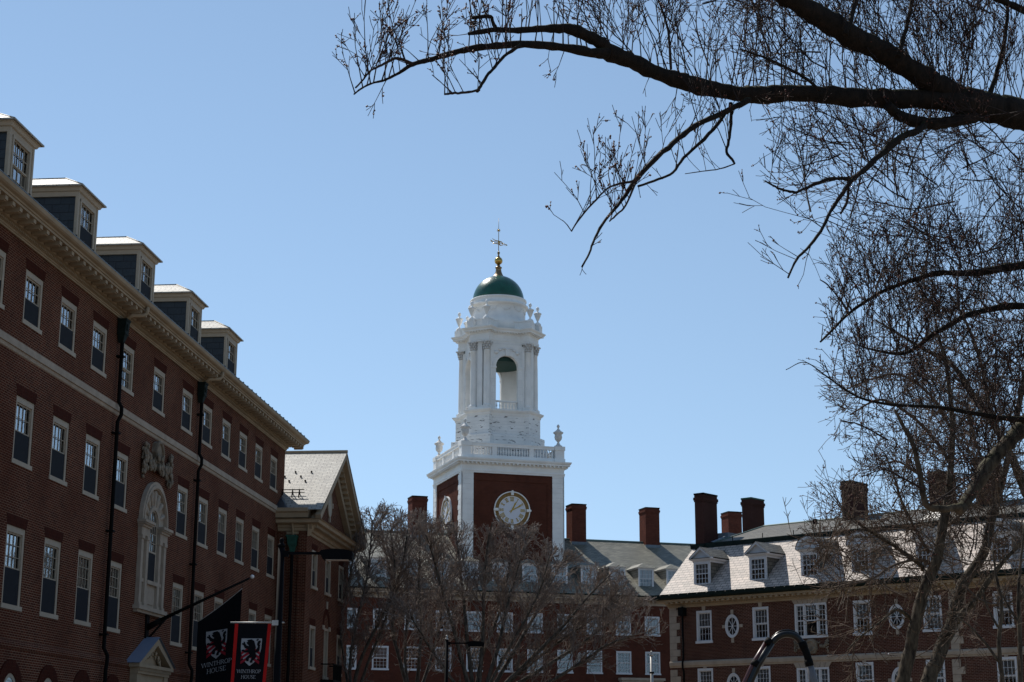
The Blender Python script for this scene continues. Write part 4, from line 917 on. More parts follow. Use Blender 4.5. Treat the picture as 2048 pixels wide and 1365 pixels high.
# clocks
def clock(parent, loc, rz):
    m = MB(); n = 40
    ring(m, 1.49, 1.57, -.14, 0, 0, 0, 0, 2 * math.pi, n)
    for k in range(4):
        a = k * math.pi / 2; c, s = math.cos(a), math.sin(a)
        m.obox((1.42 * c, -.11, 1.42 * s), (.17 * abs(c) + .11 * abs(s), 0, 0), (0, .10, 0), (0, 0, .17 * abs(s) + .11 * abs(c))); m.obox((1.44 * c, -.2, 1.44 * s), (.2 * abs(c) + .06 * abs(s), 0, 0), (0, .03, 0), (0, 0, .2 * abs(s) + .06 * abs(c)))
    ring(m, 1.13, 1.18, -.09, -.02, 0, 0, 0, 2 * math.pi, n)
    o = m.build('clock', M['white'], parent, loc); o.rotation_euler = (0, 0, rz)
    q = MB(); ring(q, 1.17, 1.50, -.06, 0, 0, 0, 0, 2 * math.pi, n); q.build('clock_ring', M['mosaic'], o)
    q = MB(); q.prism_y([(1.14 * math.cos(2*math.pi*k/n), 1.14 * math.sin(2*math.pi*k/n)) for k in range(n)], -.04, 0); q.build('dial', M['dial'], o)
    q = MB()
    NUM = ['XII', 'I', 'II', 'III', 'IIII', 'V', 'VI', 'VII', 'VIII', 'IX', 'X', 'XI']
    for k, txt in enumerate(NUM):
        q = MB(); a = math.pi / 2 - k * math.pi / 6; rv = Vector((math.cos(a), 0, math.sin(a))); tv = Vector((math.sin(a), 0, -math.cos(a)))
        wd = {'I': .085, 'V': .15, 'X': .16}; tot = sum(wd[c] for c in txt); u = -tot / 2
        for c in txt:
            def st(u0, r0, u1, r1, w): 
                p0, p1 = rv * r0 + tv * u0, rv * r1 + tv * u1; dd = (p1 - p0); L_ = dd.length / 2; dd.normalize(); q.obox(((p0 + p1) / 2 + Vector((0, -.052, 0))), dd * L_, (0, .008, 0), dd.cross(Vector((0, 1, 0))) * w)
            if c == 'I': st(u + .042, .76, u + .042, 1.08, .024)
            if c == 'V': st(u + .01, 1.08, u + .075, .76, .026); st(u + .14, 1.08, u + .075, .76, .016)
            if c == 'X': st(u + .01, 1.08, u + .15, .76, .026); st(u + .15, 1.08, u + .01, .76, .016)
            u += wd[c]
        for r_ in (.765, 1.075):
            p = rv * r_ + Vector((0, -.054, 0)); q.obox(p, tv * (tot / 2), (0, .006, 0), rv * .014)
        q.build('numeral', M['gilt'], o)
    for ang, L_, w in ((62, 1.0, .05), (27, .80, .065)):
        q = MB(); a = rad(90 - ang); dv = Vector((math.cos(a), 0, math.sin(a))); nv = Vector((-dv.z, 0, dv.x)); y = -.075 if ang > 40 else -.065
        P = lambda r, w_: [(dv * r + nv * w_), (dv * r - nv * w_)]
        pts = [dv * -.28 + nv * .02, dv * -.28 - nv * .02, dv * .15 - nv * w, dv * .5 - nv * w * .8, dv * (L_ * .72) - nv * w * 1.3, dv * L_, dv * (L_ * .72) + nv * w * 1.3, dv * .5 + nv * w * .8, dv * .15 + nv * w]
        q.prism_y([(p.x, p.z) for p in pts], y, y + .02); q.build('clock_hand', M['gilt'], o)
    return o
clock(tw, (-.1, -H + .07, 21.32), 0); clock(tw, (-H + .07, .1, 21.32), -math.pi / 2)

# ================================================================ RIGHT HALL (steep slate roof in the sun)
RO, RR = frame(8.7725, 93.10, 132.0)
rh = empty('brick_building', RO, RR, 'brown brick hall with sunlit steep slate roof and white pedimented dormers, behind the forked tree', 'building')
RX1 = 30.0
kw = dict(casing=0.10, depth=0.10, sill=0.10, proud=0.02)
RA = window_meshes('RA', 1.0, 1.72, 4, 2, 'white_win', blind=0.6, **kw); RAb = window_meshes('RAb', 1.0, 1.72, 4, 2, 'white_win', blind=0.5, **kw); RAc = window_meshes('RAc', 1.0, 1.72, 4, 3, 'white_win', blind=0.95, **kw)
sing = [2.28, 5.93, 12.02, 15.92, 19.62, 23.3]
holes = []
for x in sing: holes += [(x - .5, x + .5, 7.5, 9.22), (x - .5, x + .5, 4.42, 6.14)]
tri = 9.0
for z in (7.5, 4.38): holes.append((tri - .96, tri + .96, z, z + 1.74))
m = MB(); m.wall(0, RX1, 0, 9.55, 0, holes, 0.3)
m.quad((0, 12, 0), (0, 0, 0), (0, 0, 9.9), (0, 12, 9.9)); m.quad((RX1, 0, 0), (RX1, 12, 0), (RX1, 12, 9.9), (RX1, 0, 9.9)); m.quad((0, 12, 9.9), (0, 0, 9.9), (0, 2.6, 12.9), (0, 5.6, 14.1), (0, 8.5, 12.9))
m.quad((RX1, 0, 9.9), (RX1, 12, 9.9), (RX1, 8.5, 12.9), (RX1, 5.6, 14.1), (RX1, 2.6, 12.9)); m.quad((RX1, 12, 0), (0, 12, 0), (0, 12, 9.9), (RX1, 12, 9.9))
m.build('wall', M['brick_right'], rh)
for k, x in enumerate(sing):
    f = add_window((RA, RAb, RAb, RAc, RA, RAc)[k], rh, x, 0, 7.5); q = MB(); q.prism_y([(x - .09, 9.225), (x + .09, 9.225), (x + .12, 9.49), (x - .12, 9.49)], -.05, 0); q.build('keystone', M['stone'], rh)
    f = add_window((RAc, RAc, RAc, RAc, RA, RAb)[k], rh, x, 0, 4.42); q = MB(); q.prism_y([(x - .09, 6.145), (x + .09, 6.145), (x + .11, 6.27), (x - .11, 6.27)], -.05, 0); q.build('keystone', M['stone'], rh)
# triple windows with fanned stone lintels
def triple(bl):
    R = {}; m = MB(); a, h = .96, 1.74
    m.box(-a, a, -.02, .16, h - .11, h); m.box(-a - .05, a + .05, -.08, .15, -.04, .11)
    for x in (-.915, -.40, .40, .915): m.box(x - .05, x + .05, -.018, .16, .11, h - .11)
    R['frame'] = m.mesh('triple_window', M['white_win'])
    s = MB(); y = .055
    for x0, x1, c in ((-.865, -.45, 2), (-.35, .35, 4), (.45, .865, 2)):
        s.box(x0, x0 + .035, y, y + .035, .11, h - .11); s.box(x1 - .035, x1, y, y + .035, .11, h - .11); s.box(x0, x1, y - .003, y + .038, .84, .90)
        for k in range(1, c): x = x0 + (x1 - x0) * k / c; s.box(x - .011, x + .011, y + .004, y + .03, .11 if x0 != -.35 else .9, h - .11)
        for k in range(1, 6):
            z = .11 + (h - .22) * k / 6
            if x0 != -.35 or z > .9: s.box(x0, x1, y + .005, y + .029, z - .011, z + .011)
    R['sash'] = s.mesh('sash', M['white_win'])
    p = MB(); p.quad((-.865, .10, .11), (.865, .10, .11), (.865, .10, h - .11), (-.865, .10, h - .11)); R['pane'] = p.mesh('pane', M['glass'])
    r = MB(); r.box(-.9, .9, .7, .72, .0, h); r.box(-.96, -.9, .12, .7, 0, h); r.box(.9, .96, .12, .7, 0, h); r.box(-.9, .9, .12, .7, -.02, .0); r.box(-.9, .9, .12, .7, h, h + .02); R['room'] = r.mesh('interior', M['interior'])
    b = MB()
    if bl: b.box(-.3, .3, .14, .15, .35, h - .12); b.box(.5, .86, .14, .15, .1, h - .12); b.box(-.8, -.5, .14, .15, .1, h - .12)
    else: b.box(-.34, .34, .14, .15, h - .32, h - .12)
    R['blind'] = b.mesh('blind', M['blind'])
    l = MB(); n = 7
    for k in range(n):
        u0, u1 = -1 + 2 * k / n + .012, -1 + 2 * (k + 1) / n - .012
        l.prism_y([(u0 * .98, h + .005), (u1 * .98, h + .005), (u1 * 1.18, h + .29), (u0 * 1.18, h + .29)], -.035, .02)
    R['lintel'] = l.mesh('lintel', M['stone'])
    return R
add_window(triple(False), rh, tri, 0, 7.5, 'triple_window'); add_window(triple(True), rh, tri, 0, 4.24, 'triple_window')
# oval windows
def oval():
    m = MB(); n = 28
    for k in range(n):
        a0, a1 = 2*math.pi*k/n, 2*math.pi*(k+1)/n
        m.prism_y([(.30*math.cos(a0), .46*math.sin(a0)), (.42*math.cos(a0), .60*math.sin(a0)), (.42*math.cos(a1), .60*math.sin(a1)), (.30*math.cos(a1), .46*math.sin(a1))], -.05, .0)
        m.prism_y([(.38*math.cos(a0), .56*math.sin(a0)), (.44*math.cos(a0), .62*math.sin(a0)), (.44*math.cos(a1), .62*math.sin(a1)), (.38*math.cos(a1), .56*math.sin(a1))], -.075, -.05)
    for k in range(4):
        a = math.pi * k / 4; m.obox((0, -.022, 0), (.30 * math.cos(a), 0, .46 * math.sin(a)), (0, .01, 0), (-.012 * math.sin(a), 0, .012 * math.cos(a)))
    m.blob((0, -.025, 0), .055, seg=8, sy=.4)
    ms = []
    for dx, dz, a, b in ((0, .74, .08, .13), (0, -.74, .08, .13), (.54, 0, .11, .08), (-.54, 0, .11, .08)): q = MB(); q.box(dx - a, dx + a, -.045, 0, dz - b, dz + b); ms.append(q.mesh('stone_block', M['stone']))
    g = MB(); g.prism_y([(.31*math.cos(2*math.pi*k/n), .47*math.sin(2*math.pi*k/n)) for k in range(n)], -.012, -.002)
    return m.mesh('oval_window', M['white_win']), ms, g.mesh('pane', M['dark_glass'])
om, os_, og = oval()
for x in (4.13, 13.97, 21.5):
    for z in (8.30, 5.22): o_ = put(om, 'oval_window', rh, (x, 0, z)); [put(b, 'stone_block', o_) for b in os_]; put(og, 'pane', o_)
# quoins, belt, cornice
for xq in (0.0, 16.82):
    m = MB(); z = 0.0; k = 0; brk = False
    while z < 9.45:
        w_ = .66 if k % 2 else .44; zt = min(z + .36, 9.5)
        if z > 6.45 and not brk: m.build('quoin', M['stone'], rh); m = MB(); brk = True
        if not (6.2 < z + .18 < 6.6): m.box(xq - (.03 if xq < 1 else 0), xq + w_, -.035, .0, z + .006, zt - .006)
        z += .36; k += 1
    m.build('quoin', M['stone'], rh)
m = MB(); m.sweep([(-.04, 0), (RX1, 0)], [(0, 6.22), (.03, 6.22), (.05, 6.30), (.09, 6.32), (.11, 6.48), (.09, 6.54), (0, 6.58)]); m.build('belt_course', M['stone'], rh)
m = MB(); m.sweep([(-.05, 5.5), (-.05, 0), (RX1, 0)], [(0, 9.45), (.05, 9.45), (.06, 9.55), (.11, 9.57), (.11, 9.64), (.18, 9.66), (.20, 9.74), (.50, 9.76), (.50, 9.84), (.56, 9.90), (.60, 9.98), (0, 10.0)])
x = .1
while x < RX1: m.box(x - .075, x + .075, -.46, -.17, 9.665, 9.755); x += .34
x = .05
while x < RX1: m.box(x - .03, x + .03, -.15, -.10, 9.575, 9.635); x += .11
m.build('cornice', M['tan'], rh)
m = MB(); m.sweep([(-.06, 3.0), (-.06, 0), (RX1, 0)], [(.50, 9.86), (.62, 9.88), (.72, 9.96), (.74, 10.16), (.5, 10.18)]); m.build('gutter', M['copper'], rh)
m = MB(); RS = math.tan(rad(41.5))
m.quad((-.25, -.72, 10.06), (RX1, -.72, 10.06), (RX1, 2.62, 10.06 + 3.34 * RS), (-.25, 2.62, 10.06 + 3.34 * RS)); m.quad((-.25, -.72, 10.06), (-.25, 2.62, 10.06 + 3.34 * RS), (-.25, 2.62, 10.0 + 3.2 * RS), (-.25, -.72, 9.95))
rt = 10.06 + 3.34 * RS
ro = m.build('roof', M['slate_right'], rh)
m = MB(); x = -.1
while x < 24: m.obox((x, -.66, 10.15), (.015, 0, 0), (0, .12, .05), (0, -.006, .012)); x += .62
m.build('gutter_straps', M['galv'], ro)
m = MB(); m.sweep([(-.3, 6), (-.3, 2.62), (RX1, 2.62)], [(-.1, rt - .05), (.06, rt - .02), (.08, rt + .22), (-.1, rt + .27)]); m.build('roof_curb', M['copper'], rh)
m = MB(); ry, rz = 5.65, rt + 1.34
m.quad((1.2, 2.6, rt + .2), (RX1, 2.6, rt + .2), (RX1, ry, rz), (2.6, ry, rz)); m.quad((RX1, 8.7, rt + .2), (1.2, 8.7, rt + .2), (2.6, ry, rz), (RX1, ry, rz)); m.quad((1.2, 8.7, rt + .2), (1.2, 2.6, rt + .2), (2.6, ry, rz))
m.quad((-.3, 2.6, rt + .2), (1.2, 2.6, rt + .2), (1.2, 8.7, rt + .2), (-.3, 8.7, rt + .2))
up = m.build('upper_roof', M['slate_upper'], rh)
m = MB(); m.tube([(2.6, ry, rz), (RX1, ry, rz)], .07, 6); m.tube([(1.2, 2.6, rt + .2), (2.6, ry, rz)], .06, 6); m.build('ridge_roll', M['ridge'], up)
m = MB()
for k in range(9): x = 2.4 + 2.0 * k; m.tube([(x, 2.75, rt + .2), (x, 2.75, rt + .52)], .025, 5)
m.box(6.3, 6.5, 4.9, 5.1, rt + .8, rt + 1.35); m.build('roof_vents', M['iron'], up)
m = MB(); m.loft([(13.6, 3.2, rt + .35), (15.4, 3.2, rt + .35), (15.4, 4.6, rt + .85), (13.6, 4.6, rt + .85)], [(14.1, 3.9, rt + .95), (14.9, 3.9, rt + .95), (14.9, 4.6, rt + 1.0), (14.1, 4.6, rt + 1.0)], False, True); m.build('skylight', M['galv'], up)
m = MB(); m.quad((1.2, 2.62, rt + .27), (1.2, 4.6, rt + .27), (1.0, 4.6, rt + .95), (1.0, 2.62, rt + .3)); m.box(.3, 1.25, 4.0, 5.4, rt, rt + .95); m.build('chimney_saddle', M['lead'], rh)
# dormers: triangular and segmental pediments
RZ, RDH, RW = 10.62, 1.24, .54
yb = (RDH + .5) / RS + .35
m = MB(); m.quad((-RW + .03, .03, -.3), (-RW + .03, .03, RDH), (-RW + .03, yb, RDH), (-RW + .03, yb, -.3)); m.quad((RW - .03, .03, RDH), (RW - .03, .03, -.3), (RW - .03, yb, -.3), (RW - .03, yb, RDH)); rd_me = m.mesh('dormer', M['slate_upper'])
m = MB(); m.box(-RW, -RW + .13, -.03, .06, -.05, RDH); m.box(RW - .13, RW, -.03, .06, -.05, RDH); m.box(-RW + .13, RW - .13, -.03, .06, RDH - .12, RDH); m.box(-RW + .13, RW - .13, -.03, .06, -.05, .08); m.box(-RW - .05, RW + .05, -.08, .06, -.10, -.02)
m.sweep([(-RW, 1.6), (-RW, 0), (RW, 0), (RW, 1.6)], [(-.03, RDH - .04), (.03, RDH - .03), (.05, RDH + .06), (.12, RDH + .09), (.16, RDH + .15), (.17, RDH + .18), (-.03, RDH + .18)]); rf_me = m.mesh('dormer_frame', M['white_win'])
o, zb = .19, RDH + .18
m = MB(); m.prism_y([(-RW - .1, zb), (RW + .1, zb), (0, zb + .50)], -.02, .1)
for sx in (-1, 1): m.prism_y([(sx * (RW + o), zb - .05), (sx * (RW + o), zb + .05), (0, zb + .62), (0, zb + .50)][::(1 if sx > 0 else -1)], -o, .05)
tp_me = m.mesh('pediment', M['white_win'])
m = MB(); m.quad((-RW - o, -o - .03, zb + .06), (0, -o - .03, zb + .64), (0, yb + .6, zb + .64), (-RW - o, yb + .6, zb + .06)); m.quad((0, -o - .03, zb + .64), (RW + o, -o - .03, zb + .06), (RW + o, yb + .6, zb + .06), (0, yb + .6, zb + .64))
m.quad((RW + o, -o - .03, zb + .02), (-RW - o, -o - .03, zb + .02), (-RW - o, yb + .3, zb + .02), (RW + o, yb + .3, zb + .02)); tr_me = m.mesh('dormer_roof', M['slate_upper'])
n = 12; arc = [((RW + o) * math.cos(math.pi * k / n), .66 * math.sin(math.pi * k / n)) for k in range(n + 1)]
m = MB(); m.prism_y([(x * .85, zb + z * .8) for x, z in arc], -.02, .1)
for k in range(n): a, b = arc[k], arc[k + 1]; m.prism_y([(a[0] * .82, zb - .02 + a[1] * .80), (a[0], zb - .02 + a[1]), (b[0], zb - .02 + b[1]), (b[0] * .82, zb - .02 + b[1] * .80)], -o, .05)
sp_me = m.mesh('pediment', M['white_win'])
m = MB()
for k in range(n): a, b = arc[k], arc[k + 1]; m.quad((a[0] * 1.02, -o - .03, zb + a[1] * 1.03), (a[0] * 1.02, yb + .6, zb + a[1] * 1.03), (b[0] * 1.02, yb + .6, zb + b[1] * 1.03), (b[0] * 1.02, -o - .03, zb + b[1] * 1.03))
m.quad((RW + o, -o - .03, zb), (-RW - o, -o - .03, zb), (-RW - o, yb + .3, zb), (RW + o, yb + .3, zb)); sr_me = m.mesh('dormer_roof', M['slate_upper'])
m = MB(); iw = RW - .13
for k in range(5): x = -iw + 2*iw*k/4; m.box(x - .012, x + .012, .0, .03, .08, RDH - .12)
for k in range(5): z = .08 + (RDH - .2) * k / 4; w_ = .025 if k == 2 else .012; m.box(-iw, iw, .001, .029, z - w_, z + w_)
rs_me = m.mesh('sash', M['white_win'])
m = MB(); m.quad((-iw, .04, .08), (iw, .04, .08), (iw, .04, RDH - .12), (-iw, .04, RDH - .12)); rp_me = m.mesh('pane', M['glass'])
m = MB(); m.quad((-iw, .5, .0), (iw, .5, .0), (iw, .5, RDH), (-iw, .5, RDH)); ri_me = m.mesh('interior', M['interior'])
m = MB(); m.box(-iw + .01, iw - .01, .07, .08, RDH * .48, RDH - .12); rb_me = m.mesh('blind', M['blind'])
for k, x in enumerate((2.22, 5.87, 9.08, 12.1, 15.75, 19.7, 23.4)):
    d = put(rd_me, 'dormer', rh, (x, 0.0, RZ)); put(rf_me, 'dormer_frame', d); arcd = k in (2, 3, 5)
    put(sp_me if arcd else tp_me, 'pediment', d); put(sr_me if arcd else tr_me, 'dormer_roof', d); put(rs_me, 'sash', d); put(rp_me, 'pane', d); put(ri_me, 'interior', d); put(rb_me, 'blind', d)
# chimneys
chimney(rh, 0.0, 2.55, .60, 1.35, 12.6, 16.15, 'brick_dark', 'iron', 13.25); chimney(rh, -.67, 8.3, .68, 1.35, 12.8, 16.60, 'brick_dark', 'verdigris', 13.4)
chimney(rh, 8.15, 5.0, .62, 1.75, 13.6, 16.30, 'brick_dark', 'copper', 14.2); chimney(rh, 13.45, 5.0, .75, 1.6, 13.6, 16.25, 'brick_dark', 'copper', 14.2); chimney(rh, 16.1, 5.0, .75, 1.6, 13.6, 16.72, 'brick_dark', 'copper', 14.2)
m = MB(); m.tube([(.95, -.16, 9.5), (.95, -.16, 6.7), (.95, -.24, 6.5), (.95, -.24, 6.2), (.95, -.14, 6.0), (.95, -.14, 0)], .055, 8); m.box(.78, 1.12, -.34, 0, 9.0, 9.45); m.build('downpipe', M['iron'], rh)
# carved cartouche with garlands under the triple window
rng = random.Random(21); m = MB()
m.prism_y([(tri - .32, 7.30), (tri - .36, 6.9), (tri - .22, 6.68), (tri + .22, 6.68), (tri + .36, 6.9), (tri + .32, 7.30), (tri + .1, 7.42), (tri - .1, 7.42)], -.14, 0)
m.tube([(tri + .25 * math.cos(a), -.15, 7.05 + .28 * math.sin(a)) for a in [2 * math.pi * k / 12 for k in range(13)]], .05, 6)
for s in (-1, 1):
    leafy(m, [(tri + s * .36, -.03, 7.28), (tri + s * .55, -.03, 7.02), (tri + s * .75, -.03, 7.03), (tri + s * .92, -.03, 7.25)], .07, 45, rng); leafy(m, [(tri + s * .95, -.03, 7.32), (tri + s * .95, -.03, 6.8)], .08, 30, rng)
m.build('carved_cartouche', M['relief'], rh)

def rvec(rng): return Vector((rng.gauss(0, 1), rng.gauss(0, 1), rng.gauss(0, 1)))
def smooth(pts, rads, sub, rng=None, wob=0.0, rwob=0.0):
    """Catmull-Rom through pts, with bark lumps"""
    P = [pts[0] * 2 - pts[1]] + list(pts) + [pts[-1] * 2 - pts[-2]]; R_ = [rads[0]] + list(rads) + [rads[-1]]; op, orr = [], []
    for i in range(1, len(P) - 2):
        for k in range(sub):
            t = k / sub; a, b, c, d = P[i-1], P[i], P[i+1], P[i+2]
            q = .5 * ((2 * b) + (c - a) * t + (2*a - 5*b + 4*c - d) * t*t + (3*b - a - 3*c + d) * t**3)
            r = R_[i] + (R_[i+1] - R_[i]) * t
            if rng: q = q + rvec(rng) * wob * r; r *= 1 + rng.uniform(-rwob, rwob)
            op.append(q); orr.append(r)
    op.append(P[-2]); orr.append(R_[-2]); return op, orr

# ================================================================ LAMPS, BANNER, FLAG, POLES, PIPE ARCH
def lamp(name, p_top, s=1.0, label='', tilt=0.0):
    r = empty(name, (p_top.x, p_top.y, 0), 0, label, 'street lamp', 'street lamps along the path')
    H_ = p_top.z
    m = MB(); m.tube([(0, 0, 0), (0, 0, .5), (0, 0, H_)], [.10, .085, .072], 12); m.lathe([(.19, 0), (.19, .08), (.11, .22), (.1, .3)], n=14); m.build('pole', M['black'], r)
    m = MB(); m.lathe([(.08, 0), (.085, .04), (.05, .07), (.035, .09), (.055, .14), (.03, .19), (.0, .2)], (0, 0, H_), 12); m.build('finial', M['galv' if tilt else 'black'], r)
    m = MB(); m.box(.05, .95, -.03, .03, H_ - .17, H_ - .115); m.box(.03, .16, -.05, .05, H_ - .22, H_ - .09); m.build('arm', M['black'], r)
    m = MB()
    top = [(.86, .0), (.90, .045), (1.15, .075), (1.40, .062), (1.58, .015), (1.60, -.02), (1.58, -.16), (.94, -.155)]
    def slab(w, inset): return [(x, w, H_ - .13 + z) for x, z in top]
    m.loft(slab(.17, 0), slab(-.17, 0), True, True)
    m.build('lamp_head', M['black'], r)
    m = MB(); m.box(1.0, 1.5, -.12, .12, H_ - .30, H_ - .286); m.build('lens', M['galv'], r)
    return r
p1 = at(563, 1094, 37.0); l1 = lamp('street_lamp', p1, label='near black street lamp whose pole carries the red edged banner')
p2 = at(893.5, 1280, 72.0); l2 = lamp('street_lamp', p2, label='far black street lamp standing in front of the bare trees and centre hall', tilt=1)
# banner on the near lamp
bt = at(543, 1247, 37.0); bl_ = at(470, 1247, 37.0)
ban = empty('banner', (bl_.x, 37.0, bt.z), 0, 'black banner with red edges and a lion shield hanging from the near lamp', 'banner')
bw_ = bt.x - bl_.x; bh = 2.0
def bx_(t): return -.045 * t              # hangs slightly askew
def cloth_y(x, t): return .012 * math.sin(9 * x + 2 * t) * min(1, t) - .02 * t
def grid(mb, x0, x1, t0, t1, off, nx=8, nt=16):
    for i in range(nx):
        for j in range(nt):
            q = []
            for a, b in ((i, j + 1), (i + 1, j + 1), (i + 1, j), (i, j)):
                x = x0 + (x1 - x0) * a / nx; t = t0 + (t1 - t0) * b / nt; q.append((x + bx_(t) - .03 * t * (x / bw_ - .5), cloth_y(x, t) - off, -t))
            mb.quad(*q, sm=True)
m = MB(); grid(m, .02, bw_ - .02, .01, bh, 0); m.build('banner_cloth', M['cloth'], ban)
m = MB(); grid(m, .0, .075, .01, bh, .004, 2, 16); m.build('red_edge', M['red'], ban); m = MB(); grid(m, bw_ - .075, bw_, .01, bh, .004, 2, 16); m.build('red_edge', M['red'], ban)
m = MB(); m.tube([(-.10, 0, .015), (bw_ + .28, 0, .015)], .018, 8); m.build('rod', M['galv'], ban)
m = MB(); m.tube([(-.02, 0, -bh), (bw_ + .18, 0, -bh)], .018, 8); m.build('lower_rod', M['galv'], ban)
m = MB(); m.box(bw_ + .02, bw_ + .16, -.09, .09, -.05, .06); m.build('bracket', M['galv'], ban)
# lettering and arms, drawn in the unit of the cap height
GL = {
 'W': (1.35, [((0, 1), (.32, 0), .10), ((.32, 0), (.66, 1), .05), ((.66, 1), (.98, 0), .10), ((.98, 0), (1.3, 1), .05)], [(0, 1), (.66, 1), (1.3, 1)]),
 'I': (.42, [((.2, 0), (.2, 1), .10)], [(.2, 0), (.2, 1)]),
 'N': (1.0, [((.12, 0), (.12, 1), .05), ((.12, 1), (.85, 0), .10), ((.85, 0), (.85, 1), .05)], [(.12, 0), (.85, 1), (.1, 1)]),
 'T': (.9, [((.43, 0), (.43, 1), .10), ((.03, .97), (.83, .97), .05), ((.03, .97), (.03, .8), .05), ((.83, .97), (.83, .8), .05)], [(.43, 0)]),
 'H': (1.0, [((.14, 0), (.14, 1), .10), ((.82, 0), (.82, 1), .10), ((.14, .52), (.82, .52), .05)], [(.14, 0), (.14, 1), (.82, 0), (.82, 1)]),
 'R': (.92, [((.15, 0), (.15, 1), .10), ((.15, .97), (.5, .97), .05), ((.5, .97), (.68, .86), .08), ((.68, .86), (.68, .64), .10), ((.68, .64), (.5, .5), .08), ((.5, .5), (.15, .5), .05), ((.42, .5), (.84, 0), .10)], [(.15, 0), (.15, 1), (.82, 0)]),
 'P': (.82, [((.15, 0), (.15, 1), .10), ((.15, .97), (.5, .97), .05), ((.5, .97), (.68, .86), .08), ((.68, .86), (.68, .62), .10), ((.68, .62), (.5, .47), .08), ((.5, .47), (.15, .47), .05)], [(.15, 0), (.15, 1)]),
 'O': (1.0, [((.47 + .40 * math.cos(a), .5 + .5 * math.sin(a)), (.47 + .40 * math.cos(a + math.pi / 6), .5 + .5 * math.sin(a + math.pi / 6)), .06 + .04 * abs(math.cos(a + math.pi / 12))) for a in [k * math.pi / 6 for k in range(12)]], []),
 'U': (.98, [((.15, 1), (.15, .3), .10), ((.15, .3), (.28, .06), .09), ((.28, .06), (.48, 0), .07), ((.48, 0), (.68, .06), .06), ((.68, .06), (.8, .3), .05), ((.8, .3), (.8, 1), .05)], [(.15, 1), (.8, 1)]),
 'S': (.72, [((.58, .82), (.5, .95), .06), ((.5, .95), (.3, 1), .06), ((.3, 1), (.12, .88), .08), ((.12, .88), (.12, .7), .09), ((.12, .7), (.54, .36), .11), ((.54, .36), (.56, .16), .09), ((.56, .16), (.4, .0), .07), ((.4, 0), (.2, .02), .06), ((.2, .02), (.07, .18), .06)], []),
 'E': (.82, [((.15, 0), (.15, 1), .10), ((.15, .97), (.66, .97), .05), ((.15, .52), (.52, .52), .05), ((.15, .03), (.7, .03), .05), ((.66, .97), (.66, .8), .05), ((.7, .03), (.7, .22), .05)], [(.15, 0), (.15, 1)]),
}
def text_polys(txt, h):
    w = sum(GL[c][0] for c in txt) * h; u = -w / 2; out = []
    for c in txt:
        adv, st, se = GL[c]
        for (x0, z0), (x1, z1), t in st:
            p, q = Vector((x0, z0)), Vector((x1, z1)); d = (q - p).normalized(); n_ = Vector((-d.y, d.x)) * t * .62; p = p - d * t * .2; q = q + d * t * .2
            out.append([((u + k.x * h), k.y * h) for k in (p + n_, p - n_, q - n_, q + n_)])
        for x, z in se:
            e = .035; zz = max(e, min(1 - e, z)); out.append([(u + (x + a) * h, (zz + b) * h) for a, b in ((-.16, e), (-.16, -e), (.16, -e), (.16, e))])
        u += adv * h
    return out
SHIELD = [(-.5, .62), (.5, .62), (.5, .15), (.46, -.08), (.36, -.32), (.2, -.52), (0, -.68), (-.2, -.52), (-.36, -.32), (-.46, -.08), (-.5, .15)]
def chevron(z): return [[(-.46, z - .34), (-.46, z - .20), (0, z + .10), (0, z - .04)], [(0, z - .04), (0, z + .10), (.46, z - .20), (.46, z - .34)]]
LION = [  # rampant lion as overlapping pieces: head, mane, body, legs, tail
 [(-.14, .56), (.02, .58), (.10, .50), (.12, .38), (.02, .26), (-.10, .28), (-.20, .36), (-.24, .44), (-.16, .46), (-.22, .52)],
 [(-.02, .54), (.12, .52), (.18, .36), (.24, .20), (.20, .02), (.06, -.06), (-.12, .08), (-.12, .28)],
 [(-.12, .22), (.18, .16), (.26, -.04), (.24, -.22), (.10, -.26), (-.04, -.14), (-.14, .02)],
 [(-.08, .24), (-.12, .10), (-.30, .16), (-.38, .30), (-.46, .34), (-.44, .40), (-.36, .40), (-.40, .46), (-.32, .46), (-.30, .38), (-.20, .26)],
 [(-.10, .10), (-.10, -.04), (-.28, -.06), (-.40, .02), (-.46, .0), (-.44, .08), (-.36, .10), (-.26, .04)],
 [(.22, -.06), (.12, -.26), (-.02, -.28), (-.10, -.38), (-.06, -.46), (-.16, -.46), (-.22, -.38), (-.18, -.26), (-.06, -.16)],
 [(.26, -.08), (.30, -.26), (.20, -.40), (.10, -.46), (.14, -.52), (.02, -.54), (.0, -.46), (.06, -.36), (.10, -.20)],
 [(.22, .02), (.32, .06), (.34, .22), (.28, .34), (.32, .48), (.42, .54), (.46, .46), (.40, .44), (.38, .34), (.44, .22), (.42, .04), (.30, -.06)],
 [(.34, .30), (.46, .34), (.42, .22)], [(.28, .50), (.36, .58), (.30, .60), (.22, .54)]]
